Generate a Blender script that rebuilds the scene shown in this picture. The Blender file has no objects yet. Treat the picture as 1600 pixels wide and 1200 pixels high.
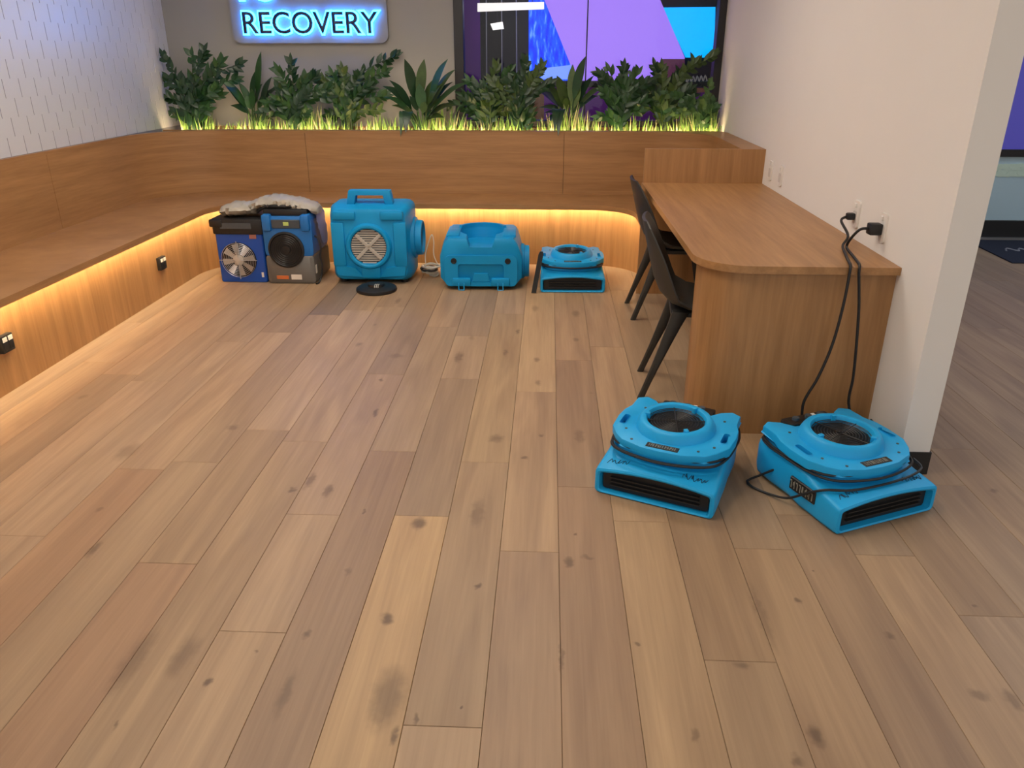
import bpy, bmesh, math, random
from mathutils import Vector, Matrix
R = math.radians
# ------------------------------------------------------------------ camera, world, exposure
scene = bpy.context.scene
col = scene.collection
FPX, PITCH, YAW, CAMH = 1210.0, R(23.0), R(2.6), 1.5
cd = bpy.data.cameras.new('camera'); cam = bpy.data.objects.new('camera', cd); col.objects.link(cam)
cam.location = (0, 0, CAMH); cam.rotation_euler = (R(90) - PITCH, 0, YAW)
cd.sensor_width = 36.0; cd.lens = 36.0 * FPX / 1600.0; cd.clip_start = .05
scene.camera = cam
world = bpy.data.worlds.new('world'); scene.world = world; world.use_nodes = True
world.node_tree.nodes['Background'].inputs[0].default_value = (1.0, .93, .86, 1)
world.node_tree.nodes['Background'].inputs[1].default_value = .78
vs = scene.view_settings
vs.view_transform = 'Standard'; vs.look = 'None'; vs.gamma = 1; vs.use_curve_mapping = False
vs.exposure = 0.0
CEIL_POWER = 13.4        # emission of the ceiling light panels
LED_POWER = 122.0        # under-seat strip
PLANT_LED = 60.0

def ray(u, v):
    dx = (u - 800) / FPX; dy = (600 - v) / FPX
    f = math.cos(PITCH) + dy * math.sin(PITCH); up = -math.sin(PITCH) + dy * math.cos(PITCH)
    c, s = math.cos(YAW), math.sin(YAW)
    return Vector((dx * c - f * s, f * c + dx * s, up))
def on_z(u, v, z=0.0):
    d = ray(u, v); return Vector((0, 0, CAMH)) + d * ((z - CAMH) / d.z)
def on_y(u, v, y):
    d = ray(u, v); return Vector((0, 0, CAMH)) + d * (y / d.y)
def on_x(u, v, x):
    d = ray(u, v); return Vector((0, 0, CAMH)) + d * (x / d.x)

# ------------------------------------------------------------------ materials
def s2l(c):
    return tuple(((x / 255.0) / 12.92 if x / 255.0 <= .04045 else ((x / 255.0 + .055) / 1.055) ** 2.4) for x in c)
MATS = {}
def plain(name, rgb, rough=.5, metal=0.0, noise=.05, nscale=30.0, bump=0.0, emit=None, estr=0.0, spec=.5, coat=0.0):
    m = bpy.data.materials.new(name); m.use_nodes = True; nt = m.node_tree; b = nt.nodes['Principled BSDF']
    b.inputs['Roughness'].default_value = rough; b.inputs['Metallic'].default_value = metal
    b.inputs['Specular IOR Level'].default_value = spec
    b.inputs['Coat Weight'].default_value = coat
    tc = nt.nodes.new('ShaderNodeTexCoord'); nz = nt.nodes.new('ShaderNodeTexNoise')
    nz.inputs['Scale'].default_value = nscale; nz.inputs['Detail'].default_value = 3
    nt.links.new(tc.outputs['Object'], nz.inputs['Vector'])
    mx = nt.nodes.new('ShaderNodeMix'); mx.data_type = 'RGBA'
    mx.inputs[6].default_value = (*[max(0, x * (1 - noise)) for x in rgb], 1)
    mx.inputs[7].default_value = (*[min(1, x * (1 + noise)) for x in rgb], 1)
    nt.links.new(nz.outputs['Fac'], mx.inputs[0]); nt.links.new(mx.outputs[2], b.inputs['Base Color'])
    if bump:
        bp = nt.nodes.new('ShaderNodeBump'); bp.inputs['Strength'].default_value = bump; bp.inputs['Distance'].default_value = .002
        nt.links.new(nz.outputs['Fac'], bp.inputs['Height']); nt.links.new(bp.outputs['Normal'], b.inputs['Normal'])
    if emit:
        b.inputs['Emission Color'].default_value = (*emit, 1); b.inputs['Emission Strength'].default_value = estr
    MATS[name] = m
    return m
def wood(name, dark, light, scale, rough=.42, seed=0.0):
    """laminate with grain stretched along one axis; scale = noise frequency per axis"""
    m = bpy.data.materials.new(name); m.use_nodes = True; nt = m.node_tree; b = nt.nodes['Principled BSDF']
    b.inputs['Roughness'].default_value = rough
    tc = nt.nodes.new('ShaderNodeTexCoord'); mp = nt.nodes.new('ShaderNodeMapping')
    mp.inputs['Scale'].default_value = scale; mp.inputs['Location'].default_value = (seed, seed * 1.7, seed * .3)
    nt.links.new(tc.outputs['Object'], mp.inputs['Vector'])
    n1 = nt.nodes.new('ShaderNodeTexNoise'); n1.inputs['Scale'].default_value = 1.0; n1.inputs['Detail'].default_value = 5; n1.inputs['Roughness'].default_value = .62
    n1.inputs['Distortion'].default_value = .35
    nt.links.new(mp.outputs[0], n1.inputs['Vector'])
    mp2 = nt.nodes.new('ShaderNodeMapping'); mp2.inputs['Scale'].default_value = tuple(s * 5 for s in scale)
    nt.links.new(tc.outputs['Object'], mp2.inputs['Vector'])
    n2 = nt.nodes.new('ShaderNodeTexNoise'); n2.inputs['Scale'].default_value = 1.0; n2.inputs['Detail'].default_value = 2
    nt.links.new(mp2.outputs[0], n2.inputs['Vector'])
    a = nt.nodes.new('ShaderNodeMath'); a.operation = 'MULTIPLY_ADD'; a.inputs[1].default_value = .35
    nt.links.new(n2.outputs['Fac'], a.inputs[0]); nt.links.new(n1.outputs['Fac'], a.inputs[2])
    cr = nt.nodes.new('ShaderNodeValToRGB'); cr.color_ramp.elements[0].position = .45; cr.color_ramp.elements[1].position = .92
    cr.color_ramp.elements[0].color = (*dark, 1); cr.color_ramp.elements[1].color = (*light, 1)
    nt.links.new(a.outputs[0], cr.inputs[0]); nt.links.new(cr.outputs[0], b.inputs['Base Color'])
    MATS[name] = m
    return m
def emitter(name, rgb, strength):
    m = bpy.data.materials.new(name); m.use_nodes = True; nt = m.node_tree; b = nt.nodes['Principled BSDF']
    b.inputs['Base Color'].default_value = (*[min(.8, x) for x in rgb], 1)
    b.inputs['Emission Color'].default_value = (*rgb, 1); b.inputs['Emission Strength'].default_value = strength
    MATS[name] = m
    return m
def glass(name, tint=(.96, .97, 1.0), refl=.02):
    m = bpy.data.materials.new(name); m.use_nodes = True; nt = m.node_tree
    for n in list(nt.nodes):
        if n.type == 'BSDF_PRINCIPLED': nt.nodes.remove(n)
    t = nt.nodes.new('ShaderNodeBsdfTransparent'); t.inputs[0].default_value = (*tint, 1)
    g = nt.nodes.new('ShaderNodeBsdfGlossy'); g.inputs['Roughness'].default_value = .02
    mx = nt.nodes.new('ShaderNodeMixShader'); mx.inputs[0].default_value = refl
    nt.links.new(t.outputs[0], mx.inputs[1]); nt.links.new(g.outputs[0], mx.inputs[2])
    nt.links.new(mx.outputs[0], nt.nodes['Material Output'].inputs[0])
    MATS[name] = m
    return m

W_D, W_L = (.305, .150, .054), (.465, .245, .098)
wood('wood_horizontal', W_D, W_L, (1.1, 1.1, 17))
wood('wood_vertical', W_D, W_L, (15, 15, .9), seed=3)
wood('wood_top', W_D, W_L, (16, 1.0, 16), seed=7)
wood('wood_seat', W_D, W_L, (2.2, 2.2, 10), seed=5)
plain('white_paint', (.80, .765, .72), .75, noise=.015, nscale=4)
plain('white_tile', (.66, .67, .70), .42, noise=.03, nscale=9, spec=.6, coat=1.0)
MATS['white_tile'].node_tree.nodes['Principled BSDF'].inputs['Coat Roughness'].default_value = .36
plain('tile_joint', (.27, .27, .30), .8)
plain('grey_paint', (.315, .31, .30), .8, noise=.02, nscale=3)
plain('ceiling_paint', (.8, .78, .75), .85, noise=.01)
plain('black_skirting', (.012, .012, .013), .5)
plain('black_frame', (.015, .014, .016), .4)
plain('fan_blue', (.012, .39, .80), .42, noise=.07, nscale=14, spec=.35)
plain('scrub_blue', (.004, .29, .62), .45, noise=.07, nscale=9, spec=.3)
plain('royal_blue', (.006, .072, .40), .4, noise=.08, nscale=9)
plain('mid_blue', (.012, .16, .50), .42, noise=.08, nscale=9)
plain('case_grey', (.15, .14, .125), .5)
plain('black_plastic', (.010, .010, .011), .45)
plain('wire_black', (.02, .02, .02), .35)
plain('cord_black', (.012, .012, .013), .5)
plain('chair_plastic', (.030, .027, .022), .55, noise=.12, nscale=60)
plain('beige_plastic', (.48, .45, .40), .5, noise=.1, nscale=20)
plain('silver_blade', (.50, .46, .40), .4, noise=.1)
plain('clear_film', (.42, .38, .31), .45, noise=.25, nscale=16, bump=.4)
plain('lilac_film', (.26, .31, .52), .45, noise=.2, nscale=12)
plain('orange_label', (.60, .16, .04), .6)
plain('white_label', (.75, .70, .62), .6)
plain('pink_label', (.36, .15, .12), .6)
plain('panel_grey', (.055, .07, .085), .45)
plain('badge_black', (.016, .015, .014), .4)
plain('badge_print', (.26, .25, .20), .5)
plain('marker_ink', (.010, .03, .07), .6)
plain('outlet_white', (.80, .77, .72), .35, noise=.01)
plain('outlet_grey', (.62, .58, .54), .45)
plain('cable_grey', (.62, .59, .52), .5)
plain('soil', (.05, .035, .022), .95, noise=.5, nscale=60, bump=1)
plain('sign_panel', (.27, .265, .26), .7, noise=.02)
plain('letter_face', (.010, .025, .09), .35)
plain('steel', (.55, .56, .58), .3, metal=.8)
plain('leaf_dark', (.012, .045, .014), .35, noise=.5, nscale=18)
plain('leaf_mid', (.022, .075, .018), .38, noise=.5, nscale=18)
plain('leaf_olive', (.045, .085, .018), .4, noise=.5, nscale=18)
plain('grass_lime', (.20, .36, .07), .5, noise=.5, nscale=30)
plain('stem_pale', (.42, .40, .20), .5, noise=.4, nscale=30)
plain('stem_green', (.06, .13, .03), .5, noise=.3)
plain('mat_navy', (.018, .024, .045), .95, noise=.2, nscale=200)
plain('mat_print', (.30, .31, .34), .9)
plain('subfloor', (.06, .04, .025), .9)
plain('pale_blue_panel', (.50, .68, .76), .35, noise=.03, nscale=3)
plain('decal_mint', (.62, .78, .66), .5)
plain('room_dark', (.008, .012, .015), .6)
plain('door_dark', (.004, .005, .007), .5)
plain('mullion_pale', (.42, .46, .46), .4)
plain('wall_violet', (.20, .03, .42), .6, noise=.3, nscale=2)
emitter('panel_light', (1.0, .89, .76), CEIL_POWER)
emitter('panel_light_cool', (.80, .90, 1.0), CEIL_POWER * .66)
emitter('led_warm', (1.0, .83, .52), LED_POWER)
emitter('led_planter', (1.0, .74, .38), PLANT_LED)
emitter('halo_cyan', (.022, .27, 1.0), 19.0)
emitter('lilac_light', s2l((150, 116, 230)), 1.0)
emitter('purple_screen', s2l((66, 62, 142)), .7)
emitter('cyan_screen', (0.0, .46, 1.0), 1.05)
emitter('pale_blue_glow', s2l((122, 160, 250)), .95)
emitter('lamp_white', (1.0, .95, .84), 1.0)
emitter('yellow_led', (.35, .40, .10), .35)
plain('pink_paper', s2l((150, 88, 140)), .7)
glass('window_glass')
# blue display with a streaky picture on it
m = emitter('blue_screen', (0, .1, 1), 1.0); nt = m.node_tree; b = nt.nodes['Principled BSDF']
tc = nt.nodes.new('ShaderNodeTexCoord'); mp = nt.nodes.new('ShaderNodeMapping'); mp.inputs['Scale'].default_value = (26, 1, 6); mp.inputs['Rotation'].default_value = (0, R(-25), 0)
nz = nt.nodes.new('ShaderNodeTexNoise'); nz.inputs['Scale'].default_value = 1.3; nz.inputs['Detail'].default_value = 4
cr = nt.nodes.new('ShaderNodeValToRGB')
cr.color_ramp.elements[0].position = .40; cr.color_ramp.elements[0].color = (.0, .012, .75, 1)
cr.color_ramp.elements[1].position = .74; cr.color_ramp.elements[1].color = (.25, .55, 1, 1)
e = cr.color_ramp.elements.new(.56); e.color = (.004, .10, .95, 1)
nt.links.new(tc.outputs['Object'], mp.inputs[0]); nt.links.new(mp.outputs[0], nz.inputs['Vector']); nt.links.new(nz.outputs['Fac'], cr.inputs[0])
nt.links.new(cr.outputs[0], b.inputs['Emission Color'])

# ------------------------------------------------------------------ mesh helpers
def finish(name, bm, mat, parent=None, smooth=False, loc=(0, 0, 0), recalc=True):
    if recalc: bmesh.ops.recalc_face_normals(bm, faces=bm.faces[:])
    me = bpy.data.meshes.new(name); bm.to_mesh(me); bm.free()
    me.materials.append(MATS[mat])
    if smooth:
        me.shade_smooth() if hasattr(me, 'shade_smooth') else None
        try: me.set_sharp_from_angle(angle=R(38))
        except Exception: pass
    o = bpy.data.objects.new(name, me); col.objects.link(o); o.location = loc
    if parent: o.parent = parent
    return o
def thing(name, label, cat, loc=(0, 0, 0), rz=0.0, group=None):
    o = bpy.data.objects.new(name, None); col.objects.link(o); o.empty_display_size = .1
    o.location = loc; o.rotation_euler = (0, 0, rz); o['label'] = label; o['category'] = cat
    if group: o['group'] = group
    return o
def tag(o, label, cat, group=None, kind=None):
    o['label'] = label; o['category'] = cat
    if group: o['group'] = group
    if kind: o['kind'] = kind
    return o
def struct(o, label=None):
    o['kind'] = 'structure'
    if label: o['label'] = label
    return o
def box(bm, x0, x1, y0, y1, z0, z1, r=0.0, seg=2, M=None):
    g = bmesh.ops.create_cube(bm, size=1.0)
    vs_ = g['verts']
    for v in vs_:
        v.co = Vector(((x0 + x1) / 2 + v.co.x * (x1 - x0), (y0 + y1) / 2 + v.co.y * (y1 - y0), (z0 + z1) / 2 + v.co.z * (z1 - z0)))
    if r > 0:
        es = list({e for v in vs_ for e in v.link_edges})
        res = bmesh.ops.bevel(bm, geom=es, offset=r, segments=seg, affect='EDGES', profile=.5)
        vs_ = list({v for f in res['faces'] for v in f.verts})
    if M is not None:
        if r > 0:
            # gather the connected island
            seen = set(); st = [vs_[0]]
            while st:
                v = st.pop()
                if v in seen: continue
                seen.add(v); st += [e.other_vert(v) for e in v.link_edges]
            vs_ = list(seen)
        for v in vs_: v.co = M @ v.co
def loft(bm, loops, cap0=True, cap1=True, closed=True):
    rows = [[bm.verts.new(p) for p in lp] for lp in loops]
    n = len(rows[0])
    for a, b_ in zip(rows[:-1], rows[1:]):
        for i in range(n if closed else n - 1):
            j = (i + 1) % n
            bm.faces.new((a[i], a[j], b_[j], b_[i]))
    if closed and cap0: bm.faces.new(rows[0][::-1])
    if closed and cap1: bm.faces.new(rows[-1])
    return rows
def lathe(bm, prof, n=24, M=Matrix.Identity(4), cap0=False, cap1=False):
    """profile = (radius, height) about local z"""
    loops = [[M @ Vector((r * math.cos(2 * math.pi * i / n), r * math.sin(2 * math.pi * i / n), h)) for i in range(n)] for r, h in prof]
    loft(bm, loops, cap0, cap1)
def smooth_path(pts, sub=6):
    P = [Vector(p) for p in pts]; out = []
    for i in range(len(P) - 1):
        p0 = P[max(i - 1, 0)]; p1 = P[i]; p2 = P[i + 1]; p3 = P[min(i + 2, len(P) - 1)]
        for k in range(sub):
            t = k / sub
            out.append(.5 * ((2 * p1) + (p2 - p0) * t + (2 * p0 - 5 * p1 + 4 * p2 - p3) * t * t + (3 * p1 - p0 - 3 * p2 + p3) * t ** 3))
    out.append(P[-1]); return out
def tube(bm, pts, r, n=7, closed=False, r2=None, cap=True):
    pts = [Vector(p) for p in pts]; N = len(pts); loops = []; prev = None
    for i, p in enumerate(pts):
        if closed: t = pts[(i + 1) % N] - pts[i - 1]
        else: t = pts[min(i + 1, N - 1)] - pts[max(i - 1, 0)]
        if t.length < 1e-9: t = Vector((0, 0, 1))
        t.normalize()
        if prev is None:
            a = Vector((0, 0, 1)) if abs(t.z) < .9 else Vector((1, 0, 0)); u = t.cross(a).normalized()
        else:
            u = (prev - t * prev.dot(t))
            u = u.normalized() if u.length > 1e-6 else t.orthogonal().normalized()
        prev = u; w = t.cross(u)
        rr = r if r2 is None else r + (r2 - r) * i / (N - 1)
        loops.append([p + (u * math.cos(2 * math.pi * k / n) + w * math.sin(2 * math.pi * k / n)) * rr for k in range(n)])
    if closed: loops.append(loops[0]); loft(bm, loops, False, False)
    else: loft(bm, loops, cap, cap)
def plate(bm, outline, holes, z0, z1, bev=0.0, M=None):
    """flat plate with through holes; outline/holes are lists of (x, y)"""
    start = set(bm.verts)
    loops = [outline] + list(holes)
    for z in (z0, z1):
        es = []; rings = []
        for k, lp in enumerate(loops):
            pts = lp
            vs_ = [bm.verts.new((p[0], p[1], z)) for p in pts]; rings.append(vs_)
            es += [bm.edges.new((vs_[i], vs_[(i + 1) % len(vs_)])) for i in range(len(vs_))]
        bmesh.ops.triangle_fill(bm, edges=es, use_beauty=True)
        if z == z0: low = rings
    for a, b_ in zip(low, rings):
        for i in range(len(a)):
            j = (i + 1) % len(a); bm.faces.new((a[i], a[j], b_[j], b_[i]))
    if M is not None:
        for v in bm.verts:
            if v not in start: v.co = M @ v.co
def rrect(cx, cy, w, h, r, n=4):
    out = []
    for sx, sy, a0 in ((1, 1, 0), (-1, 1, 90), (-1, -1, 180), (1, -1, 270)):
        for k in range(n + 1):
            a = R(a0 + 90 * k / n); out.append((cx + sx * (w / 2 - r) + r * math.cos(a), cy + sy * (h / 2 - r) + r * math.sin(a)))
    return out
def spline2(pts, sub=5):
    P = [Vector((p[0], p[1], 0)) for p in pts]; n = len(P); out = []
    for i in range(n):
        p0, p1, p2, p3 = P[i - 1], P[i], P[(i + 1) % n], P[(i + 2) % n]
        for k in range(sub):
            t = k / sub
            q = .5 * ((2 * p1) + (p2 - p0) * t + (2 * p0 - 5 * p1 + 4 * p2 - p3) * t * t + (3 * p1 - p0 - 3 * p2 + p3) * t ** 3)
            out.append((q.x, q.y))
    return out
def circ(cx, cy, r, n=24):
    return [(cx + r * math.cos(2 * math.pi * i / n), cy + r * math.sin(2 * math.pi * i / n)) for i in range(n)]
ROTX = Matrix.Rotation(R(90), 4, 'X')        # local z -> -y
def text_mesh(s, size, extrude, offset=0.0, align='LEFT'):
    cu = bpy.data.curves.new('t', 'FONT'); cu.body = s; cu.size = size; cu.extrude = extrude; cu.offset = offset; cu.align_x = align; cu.resolution_u = 4
    o = bpy.data.objects.new('t', cu); col.objects.link(o)
    dg = bpy.context.evaluated_depsgraph_get()
    me = bpy.data.meshes.new_from_object(o.evaluated_get(dg)); bpy.data.objects.remove(o); bpy.data.curves.remove(cu)
    me.materials.clear()
    return me
def mesh_obj(name, me, mat, parent=None):
    me.name = name; me.materials.clear(); me.materials.append(MATS[mat])
    o = bpy.data.objects.new(name, me); col.objects.link(o)
    if parent: o.parent = parent
    return o

# ------------------------------------------------------------------ floor of separate planks
PX0, PW = .057, .193
FL_X0, FL_X1, FL_Y0, FL_Y1 = -2.70, 6.1, -.4, 6.99
bm = bmesh.new(); box(bm, -3.2, FL_X1 + .1, FL_Y0, 7.05, -.06, -.0155)
floor = struct(finish('floor', bm, 'subfloor'), 'floor of wide knotty oak planks')
KNOTS = [(208,1033,.022,.085,.55),(287,1025,.022,.055,.55),(325,1066,.007,.014,1),(146,858,.011,.03,.8),(156,796,.009,.012,.5),(400,1017,.005,.007,.7),(183,1133,.004,.012,.7),
 (456,765,.012,.014,.9),(485,750,.012,.045,.75),(512,767,.012,.035,.8),(654,818,.018,.026,.9),(746,802,.018,.06,.6),(544,892,.010,.013,.5),(605,965,.013,.018,1),(747,915,.008,.010,1),
 (479,990,.009,.013,.8),(606,1087,.030,.075,.75),(592,1120,.015,.025,.6),(446,1083,.012,.06,.6),(648,1121,.005,.014,.8),(721,1108,.003,.004,1),(617,1150,.007,.016,.9),(569,799,.005,.009,.8),
 (889,879,.011,.018,.8),(919,871,.016,.010,.6),(899,834,.005,.006,.8),(993,1003,.007,.007,.8),(1158,1042,.013,.012,.7),(1085,1148,.007,.014,.6),(877,1029,.006,.045,.6),(1192,965,.010,.11,.45),
 (1247,940,.008,.009,.9),(1272,892,.004,.004,1),(1388,992,.009,.012,.7),(1275,1150,.013,.026,.85),(1530,1087,.018,.013,.6),(1584,1095,.012,.028,.6),(1245,1190,.012,.012,.7),
 (717,558,.016,.06,.7),(790,551,.009,.04,.7),(775,685,.022,.026,.7),(620,556,.03,.025,.5),(561,538,.014,.02,.6),(587,645,.009,.03,.9),(839,562,.012,.025,.7),(841,598,.012,.025,.6),(845,681,.009,.012,.7),
 (820,715,.009,.010,.8),(905,681,.016,.05,.5),(900,531,.011,.025,.6),(900,490,.016,.05,.6),(622,470,.013,.05,.7),(596,593,.007,.016,.9),(809,518,.009,.03,.8),(363,668,.018,.02,.6),(200,705,.03,.05,.45),
 (130,620,.014,.018,.4),(836,482,.015,.05,.5),(1190,745,.012,.02,.5),(737,528,.01,.03,.4),(1552,767,.01,.012,.6),(1526,948,.006,.008,.6)]
def oak(xa, xb):
    m = bpy.data.materials.new('oak_plank'); m.use_nodes = True; nt = m.node_tree; b = nt.nodes['Principled BSDF']; L = nt.links.new
    b.inputs['Roughness'].default_value = .46
    geo = nt.nodes.new('ShaderNodeNewGeometry'); oi = nt.nodes.new('ShaderNodeObjectInfo')
    def node(t, **k):
        n = nt.nodes.new(t)
        for a, v in k.items(): setattr(n, a, v)
        return n
    sc = node('ShaderNodeVectorMath', operation='MULTIPLY'); sc.inputs[1].default_value = (9, .75, 1)
    L(geo.outputs['Position'], sc.inputs[0])
    off = node('ShaderNodeMath', operation='MULTIPLY'); off.inputs[1].default_value = 37; L(oi.outputs['Random'], off.inputs[0])
    cmb = node('ShaderNodeCombineXYZ'); L(off.outputs[0], cmb.inputs[2])
    ad = node('ShaderNodeVectorMath', operation='ADD'); L(sc.outputs[0], ad.inputs[0]); L(cmb.outputs[0], ad.inputs[1])
    n1 = node('ShaderNodeTexNoise'); n1.inputs['Scale'].default_value = 1; n1.inputs['Detail'].default_value = 3; n1.inputs['Distortion'].default_value = 1.2; L(ad.outputs[0], n1.inputs['Vector'])
    sc2 = node('ShaderNodeVectorMath', operation='MULTIPLY'); sc2.inputs[1].default_value = (11, 4, 1); L(ad.outputs[0], sc2.inputs[0])
    n2 = node('ShaderNodeTexNoise'); n2.inputs['Scale'].default_value = 1; n2.inputs['Detail'].default_value = 3; n2.inputs['Distortion'].default_value = .5; L(sc2.outputs[0], n2.inputs['Vector'])
    r1 = node('ShaderNodeValToRGB'); r1.color_ramp.elements[0].position = .28; r1.color_ramp.elements[1].position = .72
    r1.color_ramp.elements[0].color = (.80, .74, .70, 1); r1.color_ramp.elements[1].color = (1.14, 1.10, 1.02, 1); L(n1.outputs['Fac'], r1.inputs[0])
    r2 = node('ShaderNodeValToRGB'); r2.color_ramp.elements[0].position = .25; r2.color_ramp.elements[1].position = .7
    r2.color_ramp.elements[0].color = (.90, .885, .87, 1); r2.color_ramp.elements[1].color = (1.03, 1.03, 1.03, 1); L(n2.outputs['Fac'], r2.inputs[0])
    m1 = node('ShaderNodeMix', data_type='RGBA', blend_type='MULTIPLY'); m1.inputs[0].default_value = 1; L(oi.outputs['Color'], m1.inputs[6]); L(r1.outputs[0], m1.inputs[7])
    m2 = node('ShaderNodeMix', data_type='RGBA', blend_type='MULTIPLY'); m2.inputs[0].default_value = 1; L(m1.outputs[2], m2.inputs[6]); L(r2.outputs[0], m2.inputs[7])
    # knots: soft-edged dark ellipses in the floor's own plane
    dn = node('ShaderNodeTexNoise'); dn.inputs['Scale'].default_value = 28; dn.inputs['Detail'].default_value = 2; L(geo.outputs['Position'], dn.inputs['Vector'])
    dsub = node('ShaderNodeVectorMath', operation='MULTIPLY_ADD'); dsub.inputs[1].default_value = (.03, .05, 0); dsub.inputs[2].default_value = (-.015, -.025, 0); L(dn.outputs['Color'], dsub.inputs[0])
    pos = node('ShaderNodeVectorMath', operation='ADD'); L(geo.outputs['Position'], pos.inputs[0]); L(dsub.outputs[0], pos.inputs[1])
    acc = None
    for (u, v, ka, kb, dk) in KNOTS:
        c = on_z(u, v)
        if not (xa - .08 < c.x < xb + .08): continue
        ma = node('ShaderNodeVectorMath', operation='MULTIPLY_ADD')
        ix, iy = 1 / (ka * 1.7), 1 / (kb * 1.7)
        ma.inputs[1].default_value = (ix, iy, 0); ma.inputs[2].default_value = (-c.x * ix, -c.y * iy, 0); L(pos.outputs[0], ma.inputs[0])
        ln = node('ShaderNodeVectorMath', operation='LENGTH'); L(ma.outputs[0], ln.inputs[0])
        mr = node('ShaderNodeMapRange', interpolation_type='SMOOTHSTEP'); mr.inputs['From Min'].default_value = .25; mr.inputs['From Max'].default_value = 1.15
        mr.inputs['To Min'].default_value = dk; mr.inputs['To Max'].default_value = 0; L(ln.outputs['Value'], mr.inputs['Value'])
        if acc is None: acc = mr.outputs[0]
        else:
            mxn = node('ShaderNodeMath', operation='MAXIMUM'); L(acc, mxn.inputs[0]); L(mr.outputs[0], mxn.inputs[1]); acc = mxn.outputs[0]
    # small random pin knots elsewhere
    vsc = node('ShaderNodeVectorMath', operation='MULTIPLY'); vsc.inputs[1].default_value = (3.3, 1.7, 1); L(pos.outputs[0], vsc.inputs[0])
    vo = node('ShaderNodeTexVoronoi'); vo.inputs['Scale'].default_value = 1; L(vsc.outputs[0], vo.inputs['Vector'])
    mr = node('ShaderNodeMapRange', interpolation_type='SMOOTHSTEP'); mr.inputs['From Min'].default_value = .012; mr.inputs['From Max'].default_value = .05; mr.inputs['To Min'].default_value = .5; mr.inputs['To Max'].default_value = 0
    L(vo.outputs['Distance'], mr.inputs['Value'])
    mxn = node('ShaderNodeMath', operation='MAXIMUM'); L(mr.outputs[0], mxn.inputs[1])
    if acc is not None: L(acc, mxn.inputs[0])
    else: mxn.inputs[0].default_value = 0
    kf = node('ShaderNodeMath', operation='MULTIPLY'); kf.inputs[1].default_value = .78; L(mxn.outputs[0], kf.inputs[0])
    m3 = node('ShaderNodeMix', data_type='RGBA'); m3.inputs[7].default_value = (.085, .045, .025, 1); L(kf.outputs[0], m3.inputs[0]); L(m2.outputs[2], m3.inputs[6]); L(m3.outputs[2], b.inputs['Base Color'])
    bp = node('ShaderNodeBump'); bp.inputs['Strength'].default_value = .12; bp.inputs['Distance'].default_value = .002; L(n2.outputs['Fac'], bp.inputs['Height']); L(bp.outputs[0], b.inputs['Normal'])
    return m
JOINTS_PX = [(31,837),(212,733),(304,722),(260,880),(390,987),(488,804),(612,705),(658,806),(746,722),(830,862),(690,1135),(900,761),(1196,858),(1156,1033),(1393,868),(1555,963),
 (515,492),(607,585),(725,525),(730,592),(839,612),(896,563),(481,690),(231,595),(360,534),(432,672),(1005,815)]
TONES_PX = [(640,1000,(.40,.265,.145)),(570,900,(.275,.180,.115)),(685,700,(.270,.185,.122)),(840,520,(.43,.300,.180)),(200,900,(.30,.185,.115)),(512,470,(.205,.150,.110)),(607,540,(.265,.180,.118)),
 (480,900,(.345,.235,.150)),(1040,1000,(.37,.25,.150)),(1250,1000,(.33,.22,.135)),(150,800,(.36,.25,.155)),(700,1000,(.315,.212,.138)),(746,800,(.315,.215,.135)),(900,680,(.31,.205,.13)),(30,900,(.33,.205,.125)),
 (1120,950,(.285,.187,.115)),(1350,1000,(.29,.192,.122)),(540,730,(.325,.220,.145)),(775,680,(.36,.250,.150)),(850,1000,(.32,.213,.138)),(930,1000,(.305,.198,.126))]
def row_of(x): return math.floor((x - PX0) / PW)
rng = random.Random(11)
joints = {}
for u, v in JOINTS_PX:
    p = on_z(u, v); joints.setdefault(row_of(p.x), []).append(p.y)
k0, k1 = row_of(FL_X0), row_of(FL_X1)
ptone = [(on_z(u, v), c) for u, v, c in TONES_PX]
def plank(x0, x1, y0, y1, oak_m):
    g = .0005; x0 += g; x1 -= g; y0 += g; y1 -= g; c = .0012
    V = [(x0, y0, -.0155), (x1, y0, -.0155), (x1, y1, -.0155), (x0, y1, -.0155), (x0, y0, -c), (x1, y0, -c), (x1, y1, -c), (x0, y1, -c),
         (x0 + c, y0 + c, 0), (x1 - c, y0 + c, 0), (x1 - c, y1 - c, 0), (x0 + c, y1 - c, 0)]
    F = [(0, 3, 2, 1)] + [(i, (i + 1) % 4, 4 + (i + 1) % 4, 4 + i) for i in range(4)] + [(4 + i, 4 + (i + 1) % 4, 8 + (i + 1) % 4, 8 + i) for i in range(4)] + [(8, 9, 10, 11)]
    me = bpy.data.meshes.new('plank'); me.from_pydata(V, [], F); me.materials.append(oak_m)
    o = bpy.data.objects.new('plank', me); col.objects.link(o); o.parent = floor
    t = None
    for p, cc in ptone:
        if x0 <= p.x <= x1 and y0 <= p.y <= y1: t = (cc[0] * 1.16, cc[1] * 1.19, cc[2] * 1.17)
    if t is None:
        s = rng.uniform(.88, 1.10); h = rng.uniform(-.03, .05)
        t = (.40 * s * (1 + h * .5), .283 * s, .180 * s * (1 - h))
    o.color = (*t, 1)
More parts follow.
